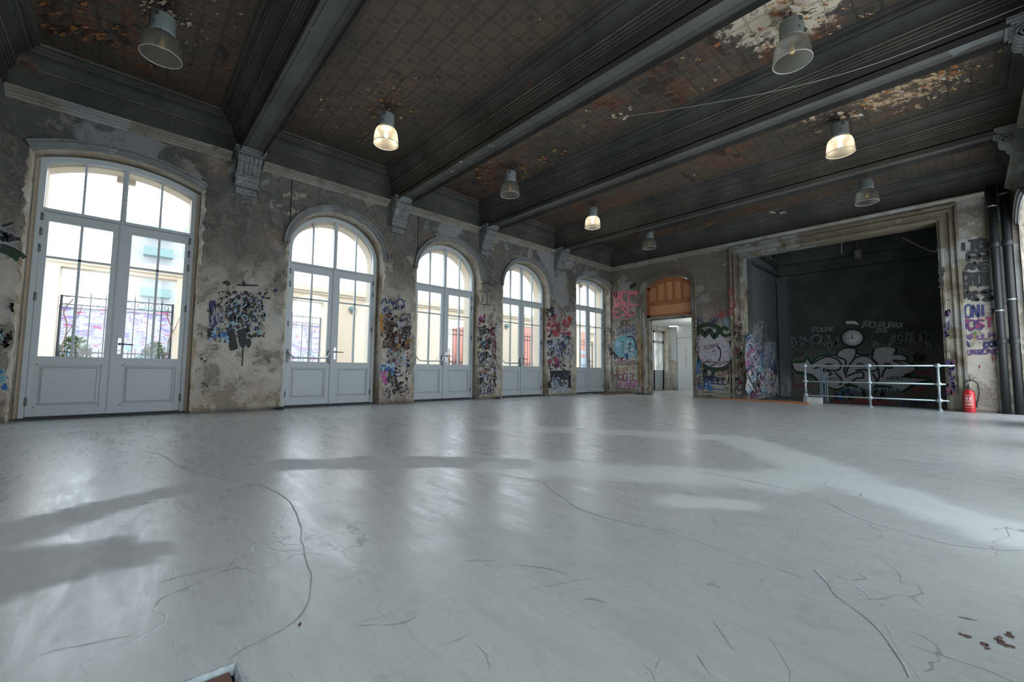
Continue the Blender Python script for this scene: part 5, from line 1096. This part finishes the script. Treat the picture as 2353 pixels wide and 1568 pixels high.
g = Graf('S'); g.squig((1712, 745, 1765, 800), 22, (6, 14), .02, ['ash', 'sky', 'grey', 'soot'], 2.0); g.squig((1714, 775, 1784, 830), 40, (6, 14), .02, ['ash', 'sky', 'grey', 'blue', 'soot'], 2.0); g.squig((1712, 790, 1780, 850), 90, (5, 14), .022, ['sky', 'grey', 'white', 'blue', 'navy', 'lilac'], 2.0); g.blots((1716, 850, 1782, 900), 50, (5, 12), ['lilac', 'white', 'sky', 'cream'], 1.8); g.squig((1712, 800, 1730, 840), 12, (4, 8), .022, ['pink', 'crimson']); g.squig((1714, 845, 1784, 905), 46, (5, 11), .022, ['black', 'navy', 'black', 'white', 'crimson'], 1.8); g.squig((1714, 903, 1788, 914), 22, (3, 6), .018, ['crimson', 'pink', 'black', 'white']); g.st([(1713, 852), (1725, 878), (1742, 904)], .05, 'black', 3); g.st([(1714, 850), (1725, 874)], .02, 'crimson', 3); g.done('white, blue and black overlapping tags on the recess side wall')


# --- damage on the ceiling (flaking distemper, rust, gashes)
PC['flake'] = pmat('ceiling_flake', (.46, .33, .19)); PC['flake2'] = pmat('ceiling_flake_pale', (.50, .44, .35)); PC['orange'] = pmat('rust_orange', (.30, .12, .04)); PC['drust'] = pmat('dark_rust', (.045, .024, .017)); PC['palepaint'] = pmat('pale_repaint', (.15, .16, .155)); PC['lightgrey'] = pmat('light_grey', (.45, .44, .41))
PK[:] = list(PC); PI_.update({k: i for i, k in enumerate(PK)})
PLANES['C'] = (lambda p: onz(p[0], p[1], ZP), Vector((0, 0, -1)), ceiling); PLANES['B'] = (lambda p: onz(p[0], p[1], ZS), Vector((0, 0, -1)), ceiling)
def fl(g, x, y, r, cols, n=5, v=.6): g.blots((x-r, y-r*v, x+r, y+r*v), n, (r*.25, r*.7), cols, v)
g = Graf('C', 'flaked_patch')
for x, y, r in ((1415, 198, 6), (1353, 253, 6), (1449, 249, 6), (1419, 267, 11), (1436, 270, 8), (1642, 181, 6), (1716, 73, 7), (1731, 38, 10), (1765, 102, 9), (1748, 131, 7), (1593, 206, 5), (1470, 150, 4)): fl(g, x, y, r, ['flake', 'flake2', 'flake'])
for x, y, r in ((1566, 133, 6), (1602, 136, 6), (1572, 109, 5), (1690, 156, 6), (1748, 70, 11), (1775, 60, 8), (1340, 290, 5)): fl(g, x, y, r, ['orange', 'flake'])
g.blots((1470, 150, 1560, 235), 26, (6, 20), ['drust'], .5); g.st([(1621, 68), (1635, 88), (1650, 108), (1663, 125)], .09, 'drust', 4, True); g.st([(1645, 100), (1652, 104)], .08, 'orange', 2)
g.blots((1790, 10, 1890, 70), 40, (6, 16), ['flake2', 'flake', 'flake2', 'flake'], .5); g.blots((1800, 28, 1850, 50), 12, (5, 12), ['drust', 'orange'], .5); g.blots((1760, 0, 1900, 90), 22, (3, 8), ['orange', 'flake'], .5)
for x, y in ((1940, 20), (1960, 60), (1985, 35), (2035, 30), (2000, 30), (1925, 60), (1905, 75)): fl(g, x, y, 9, ['flake2', 'flake', 'orange'], 4, .4)
for x, y, r in ((1927, 265, 16), (1837, 275, 12), (1882, 302, 8), (1860, 270, 12), (2007, 247, 10), (2000, 227, 12), (2028, 207, 14), (2064, 205, 12), (2093, 182, 12), (2137, 198, 12), (2170, 162, 24), (2194, 178, 14), (2230, 182, 12), (2238, 154, 10), (2072, 227, 8), (2109, 243, 9), (2141, 223, 10), (2194, 203, 8), (2150, 175, 18), (2110, 205, 8), (1965, 262, 14), (1985, 240, 10), (2215, 160, 12)): fl(g, x, y, r, ['flake', 'flake', 'orange', 'flake2'], 6, .45)
g.blots((1905, 262, 1960, 285), 12, (5, 12), ['drust'], .4)
g.st([(1562, 395), (1580, 404), (1607, 423)], .05, 'drust', 4, True); fl(g, 1639, 516, 15, ['flake', 'ochre'], 8, .3); g.blots((1500, 500, 1560, 520), 12, (6, 14), ['drust'], .4); g.blots((1620, 345, 1700, 365), 10, (6, 12), ['drust'], .4)
g.blots((90, 0, 230, 80), 50, (5, 14), ['drust', 'orange', 'drust'], .5); g.blots((170, 55, 300, 110), 40, (4, 11), ['drust', 'orange', 'drust'], .5); g.blots((320, 0, 400, 35), 26, (3, 9), ['flake2', 'flake', 'drust'], .6); g.blots((395, 30, 440, 60), 14, (3, 7), ['flake', 'flake2'], .6)
for x, y in ((462, 22), (502, 28), (552, 29), (466, 67), (540, 60), (452, 98), (425, 95), (405, 92), (480, 88), (437, 60)): fl(g, x, y, 5, ['flake', 'flake2'], 3)
for x, y in ((430, 150), (446, 148), (375, 165), (435, 175), (340, 170), (520, 150), (350, 150)): fl(g, x, y, 7, ['orange', 'drust'], 4)
g.blots((505, 112, 525, 138), 5, (6, 12), ['soot'])
g.blots((845, 185, 945, 275), 34, (2, 7), ['flake', 'ochre', 'orange'], .6); g.blots((730, 225, 765, 250), 8, (2, 6), ['flake', 'drust', 'flake2'], .6); g.blots((820, 300, 850, 320), 7, (3, 6), ['orange', 'drust'], .5); g.blots((900, 150, 1020, 190), 7, (4, 9), ['soot'], .6)
g.blots((1095, 380, 1240, 420), 60, (2, 8), ['orange', 'drust', 'ochre', 'drust'], .45); g.blots((1050, 415, 1110, 450), 26, (2, 6), ['drust', 'soot'], .5); g.blots((1240, 340, 1300, 380), 24, (2, 6), ['ochre', 'orange'], .5); g.blots((1085, 462, 1122, 480), 10, (2, 6), ['flake'], .4); g.blots((1320, 320, 1440, 350), 24, (3, 10), ['drust', 'orange'], .4)
rnd = random.Random(8)
for k in range(70): x, y = rnd.uniform(640, 2000), rnd.uniform(5, 420); q = onz(x, y, ZP); inb = any(a+.32 < q.y < b_-.32 for a, b_ in bays); (g.blots((x, y, x+1, y+1), 1, (1.2, 2.4), ['lightgrey']) if inb else None)
# drop faces that would fall outside the panels
keep = []
for f_, m_ in zip(g.mb.f, g.mb.mi):
    if all(any(a+.30 < g.mb.v[i][1] < b_-.30 for a, b_ in bays) and XL+.30 < g.mb.v[i][0] < XR-.30 for i in f_): keep.append((f_, m_))
g.mb.f = [k[0] for k in keep]; g.mb.mi = [k[1] for k in keep]; g.mb.sm = [False]*len(keep); g.done()
g = Graf('B', 'flaked_patch'); g.poly([(2172, 112), (2180, 100), (2270, 72), (2322, 56), (2318, 78), (2240, 104), (2190, 128)], 'palepaint')
for x, y in ((1040, 393), (1060, 370), (1110, 370), (1130, 335), (1200, 333), (1080, 374), (1240, 460), (1275, 455), (1300, 440), (1330, 432), (1350, 428), (1230, 480), (1255, 470), (1285, 447)): fl(g, x, y, 7, ['flake2', 'lightgrey'], 4, .35)
for x, y in ((716, 66), (608, 263), (560, 375), (1315, 395)): fl(g, x, y, 3, ['lightgrey'], 3)
keep = [(f_, m_) for f_, m_ in zip(g.mb.f, g.mb.mi) if all(any(a+.005 < g.mb.v[i][1] < b_-.005 for a, b_ in BE) for i in f_)]
g.mb.f = [k[0] for k in keep]; g.mb.mi = [k[1] for k in keep]; g.mb.sm = [False]*len(keep); g.done()
# broken hole in the near left cornice corner, hole in the second beam, brick spot in the far corner
q = ony(57, 145, YE+.42); mb = MB(); n = 16; rnd = random.Random(3)
def crater(P, nrm, ax, ay, name):
    nrm = Vector(nrm); u_ = Vector((1, 0, 0)) if abs(nrm.x) < .7 else Vector((0, 1, 0)); v_ = nrm.cross(u_).normalized(); mb = MB(); ring = []
    for k, (sc, dz) in enumerate(((1.25, .004), (1.0, .014), (.8, .008), (.55, .006))):
        ring.append([P+nrm*dz+(u_*math.cos(2*PI*j/14)*ax+v_*math.sin(2*PI*j/14)*ay)*sc*(1+.18*math.sin(j*2.3+k)) for j in range(14)])
    for k in range(3): mb.add(ring[k]+ring[k+1], [(j, (j+1) % 14, 14+(j+1) % 14, 14+j) for j in range(14)], 0 if k < 1 else 1)
    mb.add(ring[3], [tuple(range(14))], 2); return mb.build(name, [M['beam'], PC['brown'], PC['drust']], ceiling, fix=False)
crater(onx(57, 147, XL+.085), (.75, .35, -.5), .10, .09, 'broken_hole'); crater(ony(1217, 190, 4.05-.10), (0, -.8, -.6), .035, .035, 'broken_hole'); crater(ony(1402, 586, YF-.13), (.3, -.8, -.5), .16, .05, 'broken_hole'); 
g = Graf('C', 'flaked_patch'); g.nr = Vector((0, 0, -1)); g.mp = lambda p: onz(p[0], p[1], 4.81); fl(g, 1790, 491, 18, ['flake2', 'lightgrey'], 9, .3); g.done()

# ================================================================== OUTSIDE
sbox('ground_courtyard', (-60, -25, -.30), (XO, 45, -.08), M['paving'], 'pale paving of the courtyard outside the doors', 'ground')
XW = -13.0
op = [(-1.1, .85, 2.85), (2.7, 4.33, 2.70), (6.6, 7.5, 2.66), (8.8, 10.7, 2.66), (12.48, 14.2, 2.66), (16.7, 17.9, 2.7)]
mb = MB(); ys = -9.0
for (a, b_, h) in op:
    mb.box((XW, ys, -.1), (XW-.35, a, 3.0)); mb.box((XW, a, h), (XW-.35, b_, 3.0)); ys = b_
mb.box((XW, ys, -.1), (XW-.35, 26, 3.0))
cwall = mb.build('courtyard_wall', M['cream']); tag(cwall, 'cream rendered courtyard wall with barred openings outside the doors', 'wall', kind='structure')
mb = MB(); mb.box((XW+.10, -9, 3.0), (XW-.45, 26, 3.14)); mb.box((XW+.05, -9, 2.93), (XW-.4, 26, 3.0)); mb.build('wall_coping', M['creamlight'], cwall)
mb = MB(); mb.box((XW-.35, -2.6, -.1), (XW-4.0, -2.3, 2.9)); mb.build('return_wall', M['cream'], cwall)
labs = ['wrought iron railing seen through the nearest glazed door', 'tall spiked iron railing seen through the second glazed door', 'narrow strip of iron railing at the left of the middle door', 'iron railing with small flower heads seen through the middle door', 'iron railing before the salmon building seen through the fourth door', 'thin iron railing seen through the farthest glazed door']
for k, (a, b_, h) in enumerate(op):
    X = XW-.18; g = empty('iron_railing', (X, a, 0), labs[k], 'railing', 'iron railings in the courtyard wall openings')
    n = max(2, int((b_-a)/(.15 if k in (3, 4) else .235))); top = 2.28 if k < 2 else 2.30
    for z_ in (2.06, 2.24, 1.02, .67):
        mb = MB(); mb.box((-.012, .02, z_-.012), (.012, b_-a-.02, z_+.012)); mb.build('cross_bar', M['iron'], g)
    for j in range(n+1):
        y_ = (b_-a)*j/n; mb = MB()
        if 0 < j < n: mb.tube([(0, y_, -.1), (0, y_, top), (0, y_, top+.13)], [.010, .010, .002], 6)
        else: y_ += .04 if j == 0 else -.04; mb.tube([(0, y_, -.1), (0, y_, 2.26)], .022, 6)
        mb.build('bar', M['iron'], g)
    for j in range(n*2):
        y_ = (b_-a)*(j+.5)/(n*2); mb = MB(); mb.tube([(0.0, y_, -.1), (0, y_, 1.06), (0, y_, 1.15)], [.008, .008, .001], 5); mb.build('spike', M['iron'], g)
    for j in range(n):
        y_ = (b_-a)*(j+.5)/n; r_ = .075; mb = MB()
        mb.tube([(0, y_+r_*math.cos(t*PI/8), 2.15+r_*math.sin(t*PI/8)) for t in range(17)], .005, 5, cap=False); mb.build('scroll_ring', M['iron'], g)
for (y_, z_, lab) in ((5.15, 2.60, 'small grey sensor lamp on the courtyard wall seen in the second door'), (11.67, 2.60, 'small grey sensor lamp on the courtyard wall seen in the fourth door')):
    mb = MB(); mb.box((0, -.07, -.08), (.09, .07, .06)); mb.box((.0, -.10, -.04), (.12, .10, .0)); mb.box((0, -.02, -.16), (.04, .02, -.08)); o = mb.build('wall_lamp', M['shutter']); o.location = (XW, y_, z_); tag(o, lab, 'lamp', 'sensor lamps on the courtyard wall')
mb = MB(); mb.box((-19, -14, -.1), (-19.3, 8.6, 2.55)); mb.box((-18.95, -14, 2.55), (-19.35, 8.6, 2.62)); o = mb.build('garden_wall', M['gardenwall']); tag(o, 'garden wall covered in pink and blue street paint beyond the railing', 'wall')
# shrubs
def shrub(loc, rx_, ry_, h, n, lab, seed):
    r = empty('shrub', loc, lab, 'shrub', 'shrubs behind the railings'); rnd = random.Random(seed); mb = MB()
    for k in range(n):
        u = rnd.random()**.5; a = rnd.uniform(0, 2*PI); z_ = rnd.uniform(.02, 1)*h; q = math.sin(PI*min(.98, z_/h*.8+.12)); x_ = rx_*u*q*math.cos(a); y_ = ry_*u*q*math.sin(a)
        d = Vector((rnd.uniform(-1, 1), rnd.uniform(-1, 1), rnd.uniform(-.2, 1))).normalized(); s_ = d.cross(Vector((rnd.random(), rnd.random(), rnd.random()))).normalized()*rnd.uniform(.012, .022); L_ = rnd.uniform(.05, .10); p = Vector((x_, y_, z_))
        mb.add([p, p+d*L_*.5+s_, p+d*L_, p+d*L_*.5-s_], [(0, 1, 2, 3)])
    mb.build('foliage', M['leaf'], r, fix=False); mb = MB()
    for k in range(6):
        a = rnd.uniform(0, 6.28); P_ = dens([(0, 0, -.1), (rx_*.2*math.cos(a), ry_*.3*math.sin(a), h*.4), (rx_*.4*math.cos(a+.3), ry_*.6*math.sin(a+.3), h*.85)], 4); mb.tube(P_, .012, 5)
    mb.build('stems', M['stem'], r)
shrub((-13.75, -.85, -.08), .30, .45, 1.45, 1600, 'dark green shrub at the left behind the nearest railing', 1)
shrub((-13.9, .55, -.08), .35, .40, 1.40, 1500, 'dark green shrub at the right behind the nearest railing', 2)
shrub((-13.9, 3.6, -.08), .35, .8, 1.0, 1200, 'low shrub behind the railing seen in the second door', 3)
shrub((-13.9, 9.4, -.08), .35, .5, 1.25, 600, 'green shrub behind the railing seen in the middle door', 4)
shrub((-13.9, 13.0, -.08), .35, .5, 1.35, 600, 'green shrub in front of the salmon building', 5)
shrub((-13.9, 17.2, -.08), .3, .3, 1.5, 300, 'slim shrub behind the farthest railing', 6)
for (y_, lab, sd_) in ((-.93, 'bare twisting vine climbing the left end of the nearest railing', 3), (.76, 'bare vine climbing the right end of the nearest railing', 8)):
    rnd = random.Random(sd_); P_ = [(XW+.06+rnd.uniform(-.03, .03), y_+rnd.uniform(-.09, .09), z_*.27) for z_ in range(9)]
    mb = MB(); mb.tube(dens(P_, 5), .012, 6); mb.tube(dens([P_[5], (XW+.08, y_+.12, 1.7), (XW+.09, y_+.2, 2.0)], 5), .007, 5); o = mb.build('vine', M['stem']); tag(o, lab, 'vine')
# distant buildings
b1 = empty('apartment_building', (-70, 2.0, 0), 'tall pale apartment block with grey-green balconies beyond the garden wall', 'building')
mb = MB(); mb.box((-4, -3.5, -.1), (4, 5.0, 19)); mb.build('facade', M['buildpale'], b1)
for k in range(5):
    z_ = 6.6+2.45*k; mb = MB(); mb.box((4, -1.0, z_), (5.2, 1.7, z_+.18)); mb.box((5.1, -1.0, z_+.18), (5.2, 1.7, z_+1.0)); mb.build('balcony', M['shutter'], b1)
    mb = MB(); mb.box((4.0, 2.7, z_+.3), (4.05, 3.9, z_+1.9)); mb.build('window', M['bluegrey'], b1)
b2 = empty('salmon_building', (-26, 27, 0), 'salmon pink building with blue-grey windows seen through the far railings', 'building')
mb = MB(); mb.box((-3, -7, -.1), (3, 7, 4.2)); mb.build('facade', M['salmon'], b2)
for k in range(5):
    y_ = -6+2.8*k; mb = MB(); mb.box((3, y_, 2.2), (3.05, y_+1.3, 2.55)); mb.box((3, y_, .8), (3.05, y_+1.3, 1.9)); mb.build('window', M['bluegrey'], b2)
b3 = empty('low_building', (-29, 13.5, 0), 'low pale building with a coral band beyond the second railing', 'building')
mb = MB(); mb.box((-2, -6, -.1), (2, 5, 2.4)); mb.build('facade', M['buildpale'], b3); mb = MB(); mb.box((2, -6, 1.2), (2.02, 5, 1.9)); mb.build('coral_band', M['salmon'], b3)

# ================================================================== LIGHT
W = bpy.data.worlds.new('overcast_sky'); S.world = W; W.use_nodes = True; nt = W.node_tree
bg = nt.nodes['Background']; tc = nt.nodes.new('ShaderNodeTexCoord'); sp = nt.nodes.new('ShaderNodeSeparateXYZ'); rp = nt.nodes.new('ShaderNodeValToRGB')
nt.links.new(tc.outputs['Generated'], sp.inputs[0]); nt.links.new(sp.outputs[2], rp.inputs[0]); nt.links.new(rp.outputs[0], bg.inputs[0])
rp.color_ramp.elements[0].position = 0.0; rp.color_ramp.elements[0].color = (.86, .94, 1.0, 1); rp.color_ramp.elements[1].position = .8; rp.color_ramp.elements[1].color = (.74, .88, 1.0, 1)
bg.inputs[1].default_value = 5.0
for X, sx in ((XO-.05, 1), (XR+.36, -1)):
    for i in range(5):
        L = bpy.data.lights.new('window_portal', 'AREA'); L.shape = 'RECTANGLE'; L.size = 1.75; L.size_y = 3.8; L.cycles.is_portal = True
        o = bpy.data.objects.new('window_portal', L); o.location = (X, DC[i], 1.9); o.rotation_euler = (0, -PI/2*sx, 0); o.rotation_euler = Vector((sx, 0, 0)).to_track_quat('-Z', 'Z').to_euler(); COL.objects.link(o)
# ================================================================== CAMERA
cam = bpy.data.cameras.new('camera'); co = bpy.data.objects.new('camera', cam); COL.objects.link(co)
cam.sensor_width = 36; cam.sensor_fit = 'HORIZONTAL'; cam.lens = 36*FPX/2353; cam.clip_start = .05; cam.clip_end = 200
m = Matrix((( RT.x, UP.x, -FW.x, 0), (RT.y, UP.y, -FW.y, 0), (RT.z, UP.z, -FW.z, CAMZ), (0, 0, 0, 1))); co.matrix_world = m
S.camera = co
S.view_settings.view_transform = 'Standard'; S.view_settings.look = 'None'; S.view_settings.gamma = 1; S.view_settings.use_curve_mapping = False; S.view_settings.exposure = 0.0
